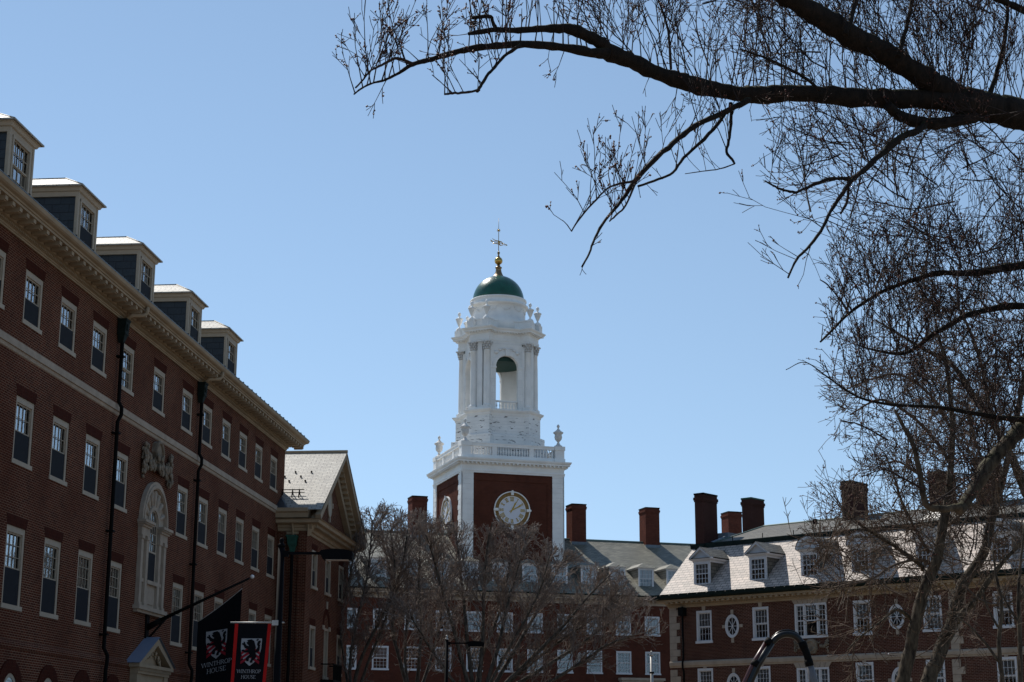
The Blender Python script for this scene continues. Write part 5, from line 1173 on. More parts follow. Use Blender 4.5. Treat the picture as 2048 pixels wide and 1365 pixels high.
# each piece is fanned from its middle so that it can follow the cloth
def emit(mb, polys, f, off):
    def tri_(a, b, c, n):
        if n and max(abs(a[0] - b[0]) + abs(a[1] - b[1]), abs(c[0] - b[0]) + abs(c[1] - b[1]), abs(a[0] - c[0]) + abs(a[1] - c[1])) > .09:
            ab = ((a[0] + b[0]) / 2, (a[1] + b[1]) / 2); bc = ((b[0] + c[0]) / 2, (b[1] + c[1]) / 2); ca = ((c[0] + a[0]) / 2, (c[1] + a[1]) / 2)
            for t in ((a, ab, ca), (ab, b, bc), (ca, bc, c), (ab, bc, ca)): tri_(*t, n - 1)
        else: mb.quad(f(*a, off), f(*b, off), f(*c, off))
    for p in polys:
        c = (sum(a for a, _ in p) / len(p), sum(b for _, b in p) / len(p))
        for k in range(len(p)): tri_(c, p[k], p[(k + 1) % len(p)], 4)
def arms(parent, f, s, mats=('silver', 'crimson', 'cloth')):
    sc_ = lambda P: [[(x * s, z * s) for x, z in p] for p in P]
    m = MB(); emit(m, sc_([SHIELD]), f, .012); sh = m.build('shield', M[mats[0]], parent)
    m = MB(); emit(m, sc_(chevron(.18) + chevron(-.04) + chevron(-.26)), f, .018); m.build('chevrons', M[mats[1]], sh)
    m = MB(); emit(m, sc_(LION), f, .024); m.build('lion', M[mats[2]], sh)
fb = lambda x, z, o: ((bw_ / 2 + x) + bx_(-z + .0) - .03 * (-z) * ((bw_ / 2 + x) / bw_ - .5), cloth_y(bw_ / 2 + x, -z) - o, z)
scl = bw_ / 73.0                                   # metres per photo pixel at the banner
arms(ban, lambda x, z, o: fb(x, z - 56 * scl, o), .455)
for txt, dv in (('WINTHROP', 98), ('HOUSE', 109)):
    m = MB(); emit(m, text_polys(txt, 6.7 * scl), lambda x, z, o, dv=dv: fb(x, z - dv * scl, o), .012); m.build('lettering', M['silver'], ban)
# flag on the slanting wall pole
def Lw(x, y, z): v = Matrix.Rotation(LR, 3, 'Z') @ Vector((x, y, 0)); return Vector((LO[0] + v.x, LO[1] + v.y, z))
fp = empty('flagpole', LO, LR, 'black slanting flagpole with a small white ball, bracketed to the long hall', 'flagpole')
m = MB(); m.tube([(-20.8, -.02, 6.2), (-20.8, -3.85, 7.96)], [.075, .04], 10); m.build('pole', M['iron'], fp)
m = MB(); m.box(-20.98, -20.62, -.06, 0, 5.55, 6.7); m.tube([(-20.8, -.05, 5.7), (-20.8, -.75, 6.5)], .04, 8); m.tube([(-20.8, -.05, 6.15), (-20.8, -.55, 6.43)], .11, 10); m.build('wall_bracket', M['iron'], fp)
m = MB(); m.blob((-20.8, -3.95, 8.02), .075, seg=10); m.build('ball', M['white'], fp)
flag = empty('flag', LO, LR, 'black hanging flag with lion shield and silver lettering below the slanting flagpole', 'flag')
fx = lambda y, z: -20.8 + .035 * math.sin(4.2 * y + 1.1 * z) + .03 * math.sin(1.6 * z + 1.0)
def ftop(s): return 6.36 + 1.22 * s ** 1.08
m = MB(); NX, NZ = 30, 44
def fpt(s, k, off=0.0):
    y = -1.98 - 1.60 * s; z = ftop(s) + (2.7 - ftop(s)) * k; return (fx(y, z) - off, y + .10 * k * (1 - s) * .5, z)
for i in range(NX):
    for j in range(NZ): m.quad(fpt(i / NX, (j + 1) / NZ), fpt((i + 1) / NX, (j + 1) / NZ), fpt((i + 1) / NX, j / NZ), fpt(i / NX, j / NZ), sm=True)
m.build('flag_cloth', M['cloth'], flag)
m = MB(); m.tube([fpt(i / 12, 0) for i in range(13)], .014, 5); m.build('hem', M['galv'], flag)
m = MB(); m.tube([fpt(0, 0), (-20.8, -1.75, 6.99)], .008, 4); m.tube([fpt(1, 0), (-20.8, -3.62, 7.86)], .008, 4); m.build('cord', M['iron'], flag)
def ff(x, z, o, cy=-2.70, cz=5.55, shear=.15):
    y = cy - x; zz = cz + z + x * shear; return (fx(y, zz) - o, y, zz)
arms(flag, lambda x, z, o: ff(x, z, o), .80)
for txt, hgt, cz in (('WINTHROP', .155, 4.78), ('HOUSE', .165, 4.53)):
    m = MB(); emit(m, text_polys(txt, hgt), lambda x, z, o, cz=cz: ff(x, z, o, -2.74, cz, .20), .014); m.build('lettering', M['silver'], flag)
# pale pole and the pipe arch
pp = at(1303, 1312, 60.0)
pale = empty('pole', (pp.x, pp.y, 0), 0, 'slim pale metal pole with small cap in front of the corner of two halls', 'pole')
m = MB(); m.tube([(0, 0, 0), (0, 0, pp.z)], [.07, .055], 10); m.build('shaft', M['galv'], pale)
m = MB(); m.lathe([(.07, 0), (.075, .04), (.03, .08), (.05, .12), (.01, .17)], (0, 0, pp.z), 10); m.build('cap', M['galv'], pale)
m = MB(); m.box(-.075, .075, -.075, .075, pp.z - .62, pp.z - .56); m.build('band', M['iron'], pale)
A_ = [at(u, v, 32.0) for u, v in ((1500, 1365), (1516, 1330), (1543, 1286), (1556, 1274), (1570, 1269), (1583, 1270), (1595, 1276), (1606, 1290), (1614, 1310), (1618, 1326), (1628, 1365))]
pa = empty('pipe_arch', (A_[0].x, 32.0, 0), 0, 'black bent pipe arch with collars and a grey lower end before the brown hall', 'pipe')
rel = lambda p: Vector((p.x - A_[0].x, 0, p.z))
A_ = [rel(p) for p in A_]
d0 = (A_[1] - A_[0]); foot = A_[0] - d0 * (A_[0].z / d0.z)
off = Vector((-.075, 0.03, .03))
m = MB(); m.tube([foot + off, A_[0] + off, A_[1] + off, A_[2] + off], .05, 10); m.build('side_pipe', M['hose_red'], pa)
m = MB(); m.tube([foot, A_[0], A_[1], A_[2]], [.066] * 4, 12); m.build('straight_pipe', M['hose'], pa)
m = MB(); m.tube(smooth(A_[2:8], [.062] * 6, 4)[0], .062, 12); m.tube(smooth([p + Vector((0, .02, .075)) for p in A_[2:8]], [.02] * 6, 4)[0], .02, 8); m.build('bent_pipe', M['hose'], pa)
m = MB(); m.tube(smooth(A_[7:10], [.07] * 3, 4)[0], .07, 12); m.build('flexible_end', M['iron'], pa)
d1 = A_[10] - A_[9]; m = MB(); m.tube([A_[9], A_[10], A_[10] + d1 * (A_[10].z / -d1.z)], [.065, .085, .14], 12); m.build('grey_pipe', M['grey_pipe'], pa)
for k, p in enumerate((A_[1], A_[2], A_[7], A_[9])):
    t = ((A_[2] - A_[1]), (A_[2] - A_[1]), (A_[8] - A_[7]), (A_[10] - A_[9]))[k].normalized(); c = p + (off * .5 if k < 2 else Vector()); m = MB()
    m.tube([c - t * .06, c + t * .06], .088 if k < 2 else .08, 12); m.build('collar', M['iron'], pa)

# ================================================================ TREES
Zup = Vector((0, 0, 1))
def shoot(mb, p, d, L, r, lvl, rng, cfg, buds=None):
    seg = cfg['seg'][lvl]; n = max(2, int(L / seg + .5)); st = L / n; pts = [p]; rs = [r]; tip = cfg['tip']
    for k in range(n):
        d = (d + rvec(rng) * cfg['bend'] + Zup * cfg['up'][lvl] * st).normalized(); pts.append(pts[-1] + d * st)
        if 'top' in cfg and cfg['top'](pts[-1]):
            pts.pop(); break
        rs.append(max(tip, r * (1 - .72 * (k + 1) / n)))
    n = len(pts) - 1
    if n < 1: return
    mb.tube(pts, rs, 4 if r > .02 else 3, True, False)
    if buds is not None and lvl == 0 and rng.random() < cfg['budp']:
        m_ = rng.randint(1, cfg['budn'])
        for k in range(m_):
            t = 1 - .75 * rng.random() ** 1.5; i = min(int(t * n), n - 1); q = pts[i].lerp(pts[i+1], t * n - i) + rvec(rng) * .007
            br = cfg['budr'] * rng.uniform(.6, 1.15); i0 = len(buds.v)
            for v in ((1,0,0),(0,1,0),(-1,0,0),(0,-1,0),(0,0,1.2),(0,0,-1.2)): buds.v.append((q.x + v[0]*br, q.y + v[1]*br, q.z + v[2]*br))
            for f in ((0,1,4),(1,2,4),(2,3,4),(3,0,4),(1,0,5),(2,1,5),(3,2,5),(0,3,5)): buds.f.append(tuple(i0 + a for a in f)); buds.sm.append(True)
    if lvl > 0:
        nk = cfg['kids'][lvl] * L; nk = int(nk) + (rng.random() < nk - int(nk))
        for k in range(nk):
            t = rng.uniform(.12, 1.0); i = min(int(t * n), n - 1); q = pts[i].lerp(pts[i+1], t * n - i); dd = (pts[i+1] - pts[i]).normalized()
            ax = dd.cross(rvec(rng)).normalized(); ang = rad(rng.uniform(*cfg['ang'])); nd = (dd * math.cos(ang) + ax * math.sin(ang))
            shoot(mb, q, nd, L * rng.uniform(*cfg['len'][lvl]) * (1 - .35 * t), max(tip, rs[i] * rng.uniform(.45, .75)), lvl - 1, rng, cfg, buds)
def trace(path, Y):
    """photo pixels (u, v, width) -> points and radii at ground distance Y (number or start, end)"""
    pts, rs = [], []; n = len(path)
    for k, q in enumerate(path):
        y = Y if isinstance(Y, (int, float)) else Y[0] + (Y[1] - Y[0]) * k / (n - 1)
        p = at(q[0], q[1], y); pts.append(p); rs.append(.5 * q[2] * (y * cp + (p.z - EYE) * sp_) / F_PX)
    return pts, rs
def limb(mb, path, Y, rng, sub=5, wob=.10, rwob=.10, n=10):
    pts, rs = trace(path, Y); pts, rs = smooth(pts, rs, sub, rng, wob, rwob); mb.tube(pts, rs, n); return pts, rs
def sprout(mb, pts, rs, rng, cfg, per_m, L, lvl, side=0.75, up=0.5, along=0.25, buds=None, t0=0.0, r=None):
    """young shoots all along a limb"""
    for i in range(len(pts) - 1):
        if i < t0 * len(pts): continue
        a, b = pts[i], pts[i+1]; sl = (b - a).length; nk = per_m * sl; nk = int(nk) + (rng.random() < nk - int(nk)); dd = (b - a).normalized() if sl > 1e-6 else Zup
        for k in range(nk):
            q = a.lerp(b, rng.random()); s_ = rvec(rng); s_ = (s_ - dd * s_.dot(dd)).normalized()
            d = (s_ * side + Zup * up + dd * along).normalized()
            shoot(mb, q + d * rs[i] * .6, d, rng.uniform(*L), (r or min(rs[i] * .5, .012)) * rng.uniform(.7, 1.2), lvl, rng, cfg, buds)

# ---- the big maple reaching in from the right, its trunk outside the picture
rng = random.Random(101)
maple = empty('bare_tree', (9.4, 21.5, 0), 0, 'big bare budding maple reaching in from the top right, with heavy dark limbs', 'tree')
tm, cm_, bm_, hm = MB(), MB(), MB(), MB()
cfg = dict(seg=(.14, .18, .24, .3), bend=.10, up=(.70, .55, .30, .1), tip=.0042, kids=(0, 6.2, 4.8, 3), ang=(15, 42), len=(0, (.30, .62), (.36, .66), (.45, .7)), budp=.6, budn=4, budr=.0105)
J = (2048, 230); tr0 = at(2230, 300, 21.5)
LIMBS = [
 ([(2240,330,120),(2140,258,84),(2048,232,62),(1985,216,58),(1930,205,56),(1842,198,37),(1725,196,40),(1608,187,37),(1520,190,34),(1469,187,33),(1387,170,36),(1325,151,30),(1264,124,31),(1202,98,36)], (21.5, 19.2)),
 ([(1215,102,30),(1198,84,26),(1146,60,23),(1091,58,15),(1036,61,12),(990,60,11),(962,64,10),(937,68,7)], (19.2, 18.6)),
 ([(990,58,9),(985,42,8),(978,33,8),(943,36,7)], (18.8, 18.7)),
 ([(1215,105,26),(1198,107,22),(1132,96,17),(1050,89,15),(982,93,14),(927,101,12),(886,112,11),(859,120,10),(826,129,9),(793,149,6),(768,161,5),(744,167,4),(722,178,4),(708,189,3)], (19.2, 18.0)),
 ([(826,128,6),(804,119,6),(788,118,6),(763,131,5),(741,142,4),(727,159,4),(711,176,4)], (18.2, 17.9)),
 ([(1040,91,8),(1009,112,7),(990,134,7),(973,153,7),(960,174,7),(954,183,7)], (18.7, 18.3)), ([(960,180,5),(930,186,5),(905,187,5),(889,189,4)], (18.3, 18.1)), ([(905,187,3),(885,168,2),(864,150,2)], (18.1, 18.0)),
 ([(1960,212,52),(1901,188,50),(1836,149,46),(1763,103,44),(1696,70,46),(1649,38,46),(1584,0,44),(1520,-50,40),(1440,-120,30)], (21.0, 19.0)),
 ([(1980,222,26),(1930,238,24),(1871,248,25),(1828,243,25),(1798,231,22),(1775,212,20)], (20.9, 20.3)),
 ([(1850,250,14),(1836,261,14),(1798,278,15),(1760,311,14),(1725,343,12),(1702,360,11)], (20.5, 19.6)),
 ([(1702,360,9),(1681,357,7),(1646,363,7),(1608,378,6),(1590,385,6),(1570,381,5),(1555,376,4),(1530,362,3)], (19.6, 19.0)),
 ([(1705,358,9),(1685,386,9),(1661,423,7),(1641,463,6),(1613,499,6),(1593,519,5),(1576,556,4)], (19.6, 18.9)), ([(1697,374,6),(1693,406,6),(1681,428,4)], (19.6, 19.5)),
 ([(1500,200,13),(1470,214,12),(1428,234,11),(1387,254,11),(1346,287,11),(1305,324,10),(1272,361,10),(1243,402,7),(1211,439,6),(1190,476,5),(1178,508,4),(1164,534,4)], (19.8, 18.2)),
 ([(1272,361,5),(1223,373,4),(1194,398,4),(1161,435,4),(1143,463,3)], (18.8, 18.3)), ([(1143,463,2),(1134,450,2),(1125,441,1.5)], (18.3, 18.2)),
 ([(1450,225,8),(1440,242,8),(1408,279,8),(1367,316,7),(1346,345,6),(1317,359,5),(1276,373,5)], (19.8, 19.0)), ([(1270,369,5),(1252,410,4),(1235,428,4),(1219,443,3)], (18.8, 18.5)),
 ([(1461,205,8),(1462,240,7),(1459,275,6),(1453,304,6),(1463,318,5),(1469,328,5)], (19.8, 19.7)), ([(1469,328,3),(1440,338,2.5),(1405,343,2),(1370,348,1.5)], (19.7, 19.5)),
 ([(1342,139,6),(1336,62,5),(1317,0,4),(1300,-60,3)], (19.5, 19.8)), ([(1690,70,12),(1708,20,9),(1720,-40,8)], (19.6, 19.8)), ([(1795,115,12),(1812,60,9),(1825,-10,8)], (20, 20.2)), ([(1975,205,12),(1995,140,9),(2012,60,8),(2015,-20,7)], (20.8, 21)),
 ([(2120,70,18),(2048,22,15),(1990,-5,12),(1930,-50,10)], (21, 20.4)), ([(1640,180,7),(1600,150,6),(1540,120,5),(1480,98,3)], (19.7, 19.2)),
 # lower limbs on the right
 ([(2210,520,60),(2120,530,26),(2048,531,18),(1943,547,13),(1875,547,11),(1782,576,8),(1740,598,7),(1697,628,6),(1665,660,5),(1641,684,4)], (23.5, 21.5)),
 ([(1697,628,4),(1680,600,3),(1655,570,3),(1640,560,2)], (21.8, 21.6)), ([(2140,640,24),(2048,612,15),(1943,628,12),(1900,650,11),(1862,672,10),(1810,707,7),(1746,700,4),(1715,690,3)], (23.5, 21.8)),
 ([(2140,860,26),(2060,842,14),(2008,837,11),(1940,826,9),(1875,815,8),(1778,809,6),(1713,793,4),(1653,753,3),(1610,725,2),(1572,740,1.5)], (23.0, 21.0)),
 ([(2200,640,44),(2120,770,36),(2048,850,32),(2016,886,30),(1988,917,29),(1956,963,27),(1934,1001,26),(1917,1022,20)], (23.2, 22.0)),
 ([(1922,1014,18),(1892,1018,14),(1858,1014,14),(1847,993,13),(1839,944,12),(1828,895,10),(1805,850,8),(1790,820,5)], (22, 21.6)),
 ([(1860,1010,5),(1900,985,4),(1960,940,3)], (21.7, 21.9)), ([(1775,880,4),(1720,850,3),(1680,842,2)], (21.8, 21.5)), ([(1850,980,5),(1810,960,4),(1770,940,3),(1720,955,2)], (21.7, 21.2)),
]
rb = (Vector((9.4, 21.5, 0)))
tp = [Vector((9.4, 21.5, 0)), Vector((9.3, 21.5, 1.0)), Vector((9.05, 21.6, 4.0)), Vector((8.6, 21.6, 7.2)), Vector((8.3, 21.6, 10.5)), Vector((8.8, 21.8, 14.0))]
a_, b_ = smooth(tp, [.62, .48, .42, .40, .28, .12], 6, rng, .04, .06); tm.tube(a_, b_, 14)
for w_, h_ in ((at(2240,330,21.5), 7.6), (at(2210,520,23.5), 6.6), (at(2140,640,23.5), 5.6), (at(2140,860,23.0), 4.6), (at(2200,640,23.2), 6.0)):
    tm.tube([Vector((8.75, 21.6, h_ - .5)), w_.lerp(Vector((8.75, 21.6, h_ - .5)), .4), w_], [.24, .2, .17], 10)
def pix(p):
    d = p.y * cp + (p.z - EYE) * sp_; return 1024 + F_PX * p.x / d, 682.5 - F_PX * (-p.y * sp_ + (p.z - EYE) * cp) / d
edge = random.Random(77)
def OPEN(p):
    u, v = pix(p); lim = 1470 if v < 380 else 1470 + (v - 380) * .8 if v < 600 else 1625 if v < 780 else 1660
    return u < lim + 60 * noise.noise(p * 1.1) + edge.gauss(0, 38)
for path, Y in LIMBS:
    big = path[0][2] > 14
    pts, rs = limb(hm if path[0] in ((2200,640,44),(1922,1014,18)) else tm if path[0][2] >= 7 else cm_, path, Y, rng, 6 if big else 4, .05 if big else .14, .12 if big else .10, 12 if big else 6)
    right = path[0][0] > 1350; w0 = max(q[2] for q in path)
    lo = path[0][1] > 480; c_ = dict(cfg, top=OPEN, up=(.32, .28, .15, .1), bend=.13, ang=(20, 50)) if lo else cfg if right else dict(cfg, budr=.0120, budn=6, budp=.85)
    if w0 >= 20:
        sprout(cm_, pts, rs, rng, c_, 12.5 if right else 10.0, (.4, 1.8 if right else 1.1), 2, .45, .95, .05, bm_, .10, .010)
        sprout(cm_, pts, rs, rng, c_, 4.5 if right else 2.0, (.3, .95 if right else .5), 2, .9, -.30, .2, bm_, .12, .007)
    elif right and path[0][1] < 380 and path[-1][1] > path[0][1] + 60 and path[0][0] < 1520:
        k_ = int(len(pts) * .72); sprout(cm_, pts[:k_], rs[:k_], rng, c_, 6.5, (.25, .95), 2, .45, .85, -.1, bm_, .08, .0075); sprout(cm_, pts[k_:], rs[k_:], rng, c_, 7, (.08, .25), 1, .8, .3, .0, bm_, 0, .005)
    elif w0 >= 4.5:
        sprout(cm_, pts, rs, rng, c_, 8.0 if right else 10.5, (.25, (1.0 if not lo else .7) if right else .9), 2, .65 if right else .42, .55 if right else .95, .45 if right else .15, bm_, .08, .0075)
    elif w0 >= 2:
        sprout(cm_, pts, rs, rng, c_, 8, (.12, .5), 1, .7, .5, .4, bm_, .0, .005)
# more of the same crown overhead and behind, where the sky is full of twigs
cfgx = dict(cfg, up=(.32, .28, .15, .1), bend=.13, ang=(20, 50))
for k in range(125):
    q = rng.random()
    if q < .38: u, v = rng.uniform(1280, 2110), rng.uniform(-160, 60)
    elif q < .55: u, v = rng.uniform(1450, 1800), rng.uniform(20, 170)
    else:
        u = rng.uniform(1600, 2110); v = rng.uniform(230, 560)
        if v > 300 + (u - 1600) * 1.2: v = rng.uniform(230, 330)
    p = at(u, v, rng.uniform(20, 26)); d = Vector((rng.uniform(-1, .35), rng.uniform(-.5, .5), rng.uniform(-.3, 1.0))).normalized()
    L = rng.uniform(1.0, 2.0); shoot(cm_, p - d * L * .5, d, L, .014, 2, rng, dict(cfgx, kids=(0, 5.2, 5.0, 4), **({'top': OPEN} if q >= .55 else {})), bm_)
def finish(root, parts):
    base = root.location.copy()
    for m, nm, mt, kd in parts:
        if not m.f: continue
        m.v = [(a - base.x, b - base.y, c - base.z) for a, b, c in m.v]; o = m.build(nm, M[mt], root)
        if kd: o['kind'] = kd
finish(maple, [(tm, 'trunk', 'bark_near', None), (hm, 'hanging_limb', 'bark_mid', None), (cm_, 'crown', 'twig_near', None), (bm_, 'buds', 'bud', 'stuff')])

# ---- forked tree in front of the right hall
rng = random.Random(55)
b0 = at(1830, 1420, 45.0)
fork = empty('bare_tree', (b0.x, 45.0, 0), 0, 'bare forked tree with two leaning trunks in front of the brown hall', 'tree')
tm, cm_, bm_ = MB(), MB(), MB()
OPEN2 = lambda p: pix(p)[0] < (1640 if pix(p)[1] < 960 else 1570) + 60 * noise.noise(p * .7) + edge.gauss(0, 30)
cfg2 = dict(top=OPEN2, seg=(.22, .3, .4, .5), bend=.15, up=(.14, .12, .08, .05), tip=.0075, kids=(0, 5.0, 3.8, 2.8), ang=(22, 58), len=(0, (.32, .62), (.38, .65), (.42, .65)), budp=.3, budn=3, budr=.017)
root_p = Vector((b0.x + .1, 45.0, 0))
STEMS = [
 ([(1805,1420,30),(1805,1365,28),(1820,1303,26),(1832,1242,25),(1850,1178,23),(1873,1122,21),(1884,1061,18),(1895,1000,14),(1902,930,13),(1905,860,11),(1900,790,9),(1890,720,7),(1870,650,5)], (45, 44)),
 ([(1856,1420,32),(1856,1365,30),(1881,1303,29),(1907,1239,28),(1926,1171,25),(1967,1107,19),(1983,1039,17),(2000,980,15),(2020,900,13),(2040,800,11),(2060,700,9)], (45, 46)),
 ([(1912,1245,15),(1930,1222,14),(1952,1200,13),(1975,1165,11),(2010,1120,8),(2050,1080,5)], (45, 44.5)),
 ([(1845,1140,10),(1839,1129,9),(1786,1091,7),(1737,1061,6),(1710,1040,4),(1690,1025,3)], (45, 44)), ([(1858,1107,7),(1824,1046,6),(1805,1008,5),(1790,960,4),(1770,910,3)], (45, 44.5)),
 ([(1824,1240,9),(1801,1222,7),(1786,1223,6),(1764,1242,4),(1720,1275,3),(1695,1300,2)], (45, 44)), ([(1868,1130,7),(1840,1120,6),(1790,1130,5),(1740,1160,4),(1690,1170,3)], (45, 43.5)),
 ([(2110,1060,22),(2060,1000,19),(2030,930,18),(1995,862,16),(1943,785,13),(1903,729,10),(1850,700,8),(1800,670,5),(1750,640,3)], (47, 46)),
 ([(1995,862,9),(1975,800,8),(1960,720,7),(1930,640,6),(1900,590,4)], (46, 46)), ([(1902,930,8),(1870,880,7),(1820,830,6),(1760,800,5),(1700,830,3)], (44.5, 44)), ([(1903,860,7),(1860,790,6),(1800,750,5),(1740,760,4),(1690,780,3)], (44.5, 43.5)),
 ([(1895,1000,6),(1850,960,5),(1800,925,4),(1760,930,3)], (44.5, 44)), ([(1926,1171,8),(1960,1200,6),(2000,1210,5),(2060,1190,4)], (45, 44)), ([(2000,980,8),(1970,930,6),(1950,880,5),(1930,800,4)], (45.5, 45)), ([(2020,900,8),(2048,860,6),(2090,800,5)], (46, 46)),
 ([(1884,1061,7),(1930,1020,6),(1960,960,5),(1985,900,4)], (44.6, 44)),
]
for k, (path, Y) in enumerate(STEMS):
    pts, rs = limb(tm if path[0][2] >= 9 else cm_, path, Y, rng, 5, .06, .08, 10 if path[0][2] > 12 else 6)
    w0 = path[0][2]
    if w0 > 18: sprout(cm_, pts, rs, rng, cfg2, 2.3, (.8, 2.0), 2, .8, .25, .35, bm_, .12, .018)
    else: sprout(cm_, pts, rs, rng, cfg2, 7.0, (.6, 2.0), 2, .75, .12, .55, bm_, .05, .015)
for q in (0, 1):
    p = trace(STEMS[q][0][:1], 45)[0][0]; tm.tube([root_p + Vector(((-.2, .25)[q], 0, 0)), (root_p + p) / 2 + Vector(((-.12, .15)[q], 0, 0)), p], [.34, .24, .18], 12)
p7 = trace(STEMS[7][0][:1], 47)[0][0]; tm.tube([p7, Vector((p7.x + 1.0, 46.5, p7.z - 2.5)), root_p + Vector((1.2, .6, 0))], [.15, .2, .26], 10)
for k in range(165):
    u = rng.uniform(1640, 2090); v = rng.uniform(560, 1200)
    if u < 1790 and not 1040 < v < 1200: u += 190
    p = at(u, v, rng.uniform(43, 50)); d = Vector((rng.uniform(-1, .5), rng.uniform(-.5, .5), rng.uniform(-.2, .8))).normalized()
    shoot(cm_, p - d * 1.2, d, rng.uniform(1.6, 3.0), .022, 3, rng, dict(cfg2, kids=(0, 5.0, 3.4, 1.8)), bm_)
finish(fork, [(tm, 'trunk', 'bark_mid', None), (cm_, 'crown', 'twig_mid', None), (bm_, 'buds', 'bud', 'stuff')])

# ---- thin dark saplings low on the right
for sd, lab, STEMS in ((71, 'thin dark sapling with a left leaning side branch at the lower right', [([(2006,1440,11),(2004,1365,10),(1998,1290,9),(2003,1210,7),(1992,1150,5),(1985,1100,3)], 30), ([(1999,1325,6),(1965,1280,5),(1930,1245,4),(1895,1225,2)], 30), ([(1996,1255,5),(1975,1215,4),(1965,1180,3)], 30)]),
                       (72, 'thin straight dark sapling nearest the right edge', [([(2043,1440,12),(2041,1365,11),(2039,1270,9),(2037,1180,7),(2044,1100,5),(2050,1040,4)], 31), ([(2040,1250,5),(2015,1210,4),(2000,1180,2)], 31), ([(2039,1200,5),(2060,1160,4)], 31)])):
    rng = random.Random(sd); b0 = at(STEMS[0][0][0][0], 1440, STEMS[0][1]); t_ = empty('sapling', (b0.x, STEMS[0][1], 0), 0, lab, 'tree', 'saplings by the brown hall'); tm, cm_ = MB(), MB()
    for path, Y in STEMS:
        pts, rs = limb(tm, path, Y, rng, 5, .1, .08, 8); sprout(cm_, pts, rs, rng, dict(cfg2, tip=.0042), 4.5, (.3, 1.0), 2, .8, .2, .4, None, .1, .008)
    tm.tube([Vector((b0.x, STEMS[0][1], 0)), Vector((b0.x, STEMS[0][1], b0.z * .5)), b0], [.09, .07, .055], 8)
    finish(t_, [(tm, 'trunk', 'bark_mid', None), (cm_, 'crown', 'twig_mid', None)])

# ---- vase shaped trees in front of the centre hall
cfg3 = dict(seg=(.28, .4, .5, .7), bend=.15, up=(.42, .34, .22, .10), tip=.0100, kids=(0, 5.2, 4.4, 3.6), ang=(18, 46), len=(0, (.38, .68), (.42, .68), (.45, .65)), budp=0, budn=1, budr=.01)
TREES = [
 (31, (955, 1500), 86.0, 'broad dense vase shaped bare tree in front of the clock tower', [
  [(948,1420,13),(915,1290,10),(890,1200,7),(868,1120,5),(852,1070,3)], [(950,1420,12),(935,1280,10),(925,1180,7),(915,1090,5),(905,1045,3)], [(956,1420,12),(965,1280,10),(968,1180,7),(975,1090,5),(985,1045,3)],
  [(960,1420,13),(995,1300,10),(1015,1210,8),(1040,1120,5),(1060,1065,3)], [(964,1420,13),(1030,1300,10),(1075,1220,8),(1110,1150,5),(1135,1100,3)], [(968,1420,13),(1060,1320,10),(1120,1260,7),(1180,1190,5),(1220,1150,3)],
  [(972,1420,12),(1080,1340,9),(1160,1290,7),(1240,1230,5),(1290,1200,3)], [(975,1425,12),(1090,1370,9),(1170,1320,7),(1215,1290,5),(1285,1265,3)], [(945,1425,10),(890,1340,8),(850,1280,6),(820,1230,4)], [(958,1420,10),(1000,1330,8),(1045,1250,7),(1080,1180,5),(1100,1110,3)], [(962,1420,9),(1030,1355,8),(1110,1290,6),(1190,1235,5),(1250,1190,3)], [(952,1420,10),(960,1330,8),(1000,1220,6),(1020,1120,4),(1025,1060,3)]]),
 (32, (705, 1480), 92.0, 'bare tree with slanting stems beside the gabled wing', [
  [(705,1430,12),(715,1340,10),(745,1270,8),(780,1200,6),(805,1130,5),(815,1060,3)], [(703,1430,10),(700,1330,8),(712,1250,7),(735,1150,5),(745,1040,3)], [(706,1430,10),(735,1330,8),(770,1240,6),(790,1150,5),(780,1060,3)], [(702,1430,8),(690,1330,6),(680,1240,5),(700,1150,4),(715,1070,3)]]),
 (33, (825, 1480), 95.0, 'slender bare tree with two close upright stems, between wing and tower', [
  [(825,1430,12),(805,1340,10),(785,1260,8),(790,1180,6),(770,1100,4),(760,1040,3)], [(826,1430,12),(838,1330,10),(842,1250,8),(838,1170,6),(840,1090,4),(836,1040,3)], [(828,1430,10),(858,1330,8),(880,1250,6),(885,1160,5),(880,1090,3)], [(824,1430,8),(810,1320,7),(815,1220,6),(812,1120,4),(800,1050,3)]]),
]
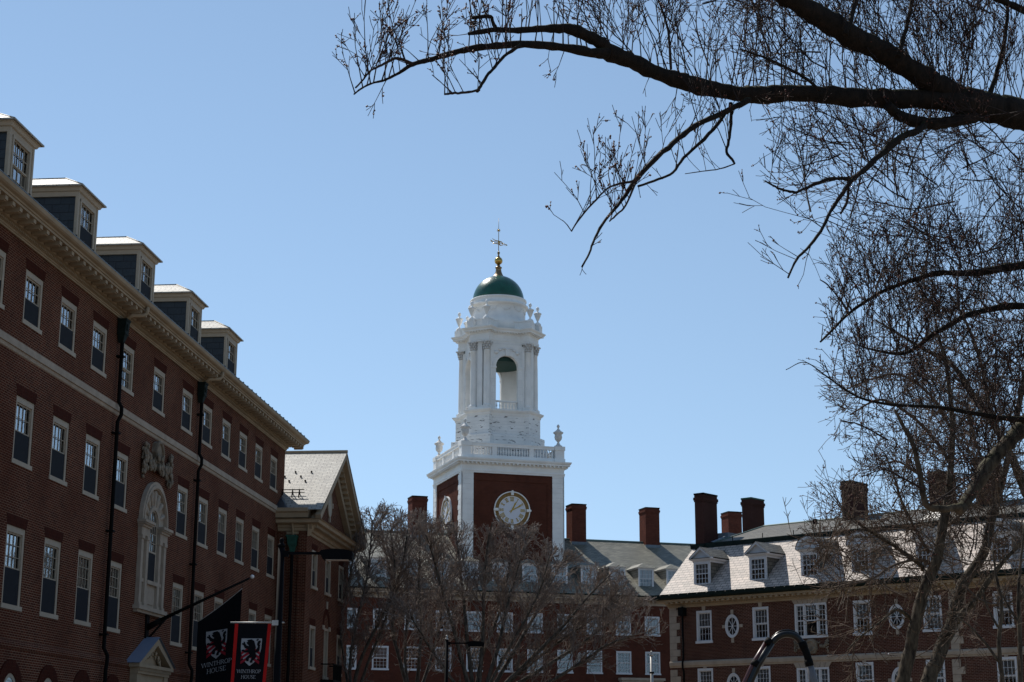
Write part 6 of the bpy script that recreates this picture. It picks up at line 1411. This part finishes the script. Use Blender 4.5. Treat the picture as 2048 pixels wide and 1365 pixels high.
CL = [(660, 1030), (700, 1012), (760, 1003), (820, 1012), (870, 1036), (940, 1050), (985, 1037), (1060, 1046), (1100, 1068), (1150, 1098), (1200, 1130), (1250, 1152), (1300, 1190), (1350, 1240), (1420, 1300)]
CLW = [at(u, v, 88.0) for u, v in CL]           # the crown line as x, z at the trees' distance
def CROWN(p):
    x = p.x * 88.0 / p.y
    for a, b in zip(CLW, CLW[1:]):
        if a.x <= x <= b.x: return (p.z - EYE) * 88.0 / p.y + EYE > a.z + (b.z - a.z) * (x - a.x) / (b.x - a.x) + 1.0 * noise.noise(p * .8) + .5 * noise.noise(p * 2.3) - .1
    return False
for sd, base, Y, lab, stems in TREES:
    rng = random.Random(sd); b0 = at(base[0], base[1], Y); t_ = empty('bare_tree', (b0.x, Y, 0), 0, lab, 'tree'); tm, cm_ = MB(), MB()
    g0 = Vector((b0.x, Y, 0)); g1 = Vector((b0.x, Y, 1.4)); tm.tube([g0, g0 + Vector((0, 0, .4)), g1], [.42, .32, .28], 12)
    for path in stems:
        dy = rng.uniform(-3.2, 3.2); pts, rs = trace(path, (Y, Y + dy)); pts, rs = smooth([g1] + pts, [rs[0] * 1.3] + rs, 5, rng, .08, .06); rs = [r * .8 for r in rs]; tm.tube(pts, rs, 8)
        cfgk = dict(cfg3, top=CROWN)
        for frac, L, per in ((.30, (.9, 2.2), 1.5), (.45, (.8, 2.0), 3.4)):
            sprout(cm_, pts, rs, rng, cfgk, per * (1.5 if sd == 31 else 1.25), L, 3, .65, .35, .65, None, frac, .032)
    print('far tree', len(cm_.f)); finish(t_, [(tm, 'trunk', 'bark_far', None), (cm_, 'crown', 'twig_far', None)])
# a scrap of plastic caught in the broad tree
pb = at(1157, 1316, 85.0); m = MB(); rng = random.Random(9)
for k in range(5): m.blob((rng.uniform(-.12, .14), rng.uniform(-.05, .05), -.28 + .13 * k), .13, .35, 8, rng, .6, .4, 1.2)
o = m.build('plastic_bag', M['bag'], None, (pb.x, pb.y, pb.z)); o.rotation_euler = (0, rad(35), 0); tag(o, 'scrap of white plastic caught in branches of the broad tree', 'plastic bag')
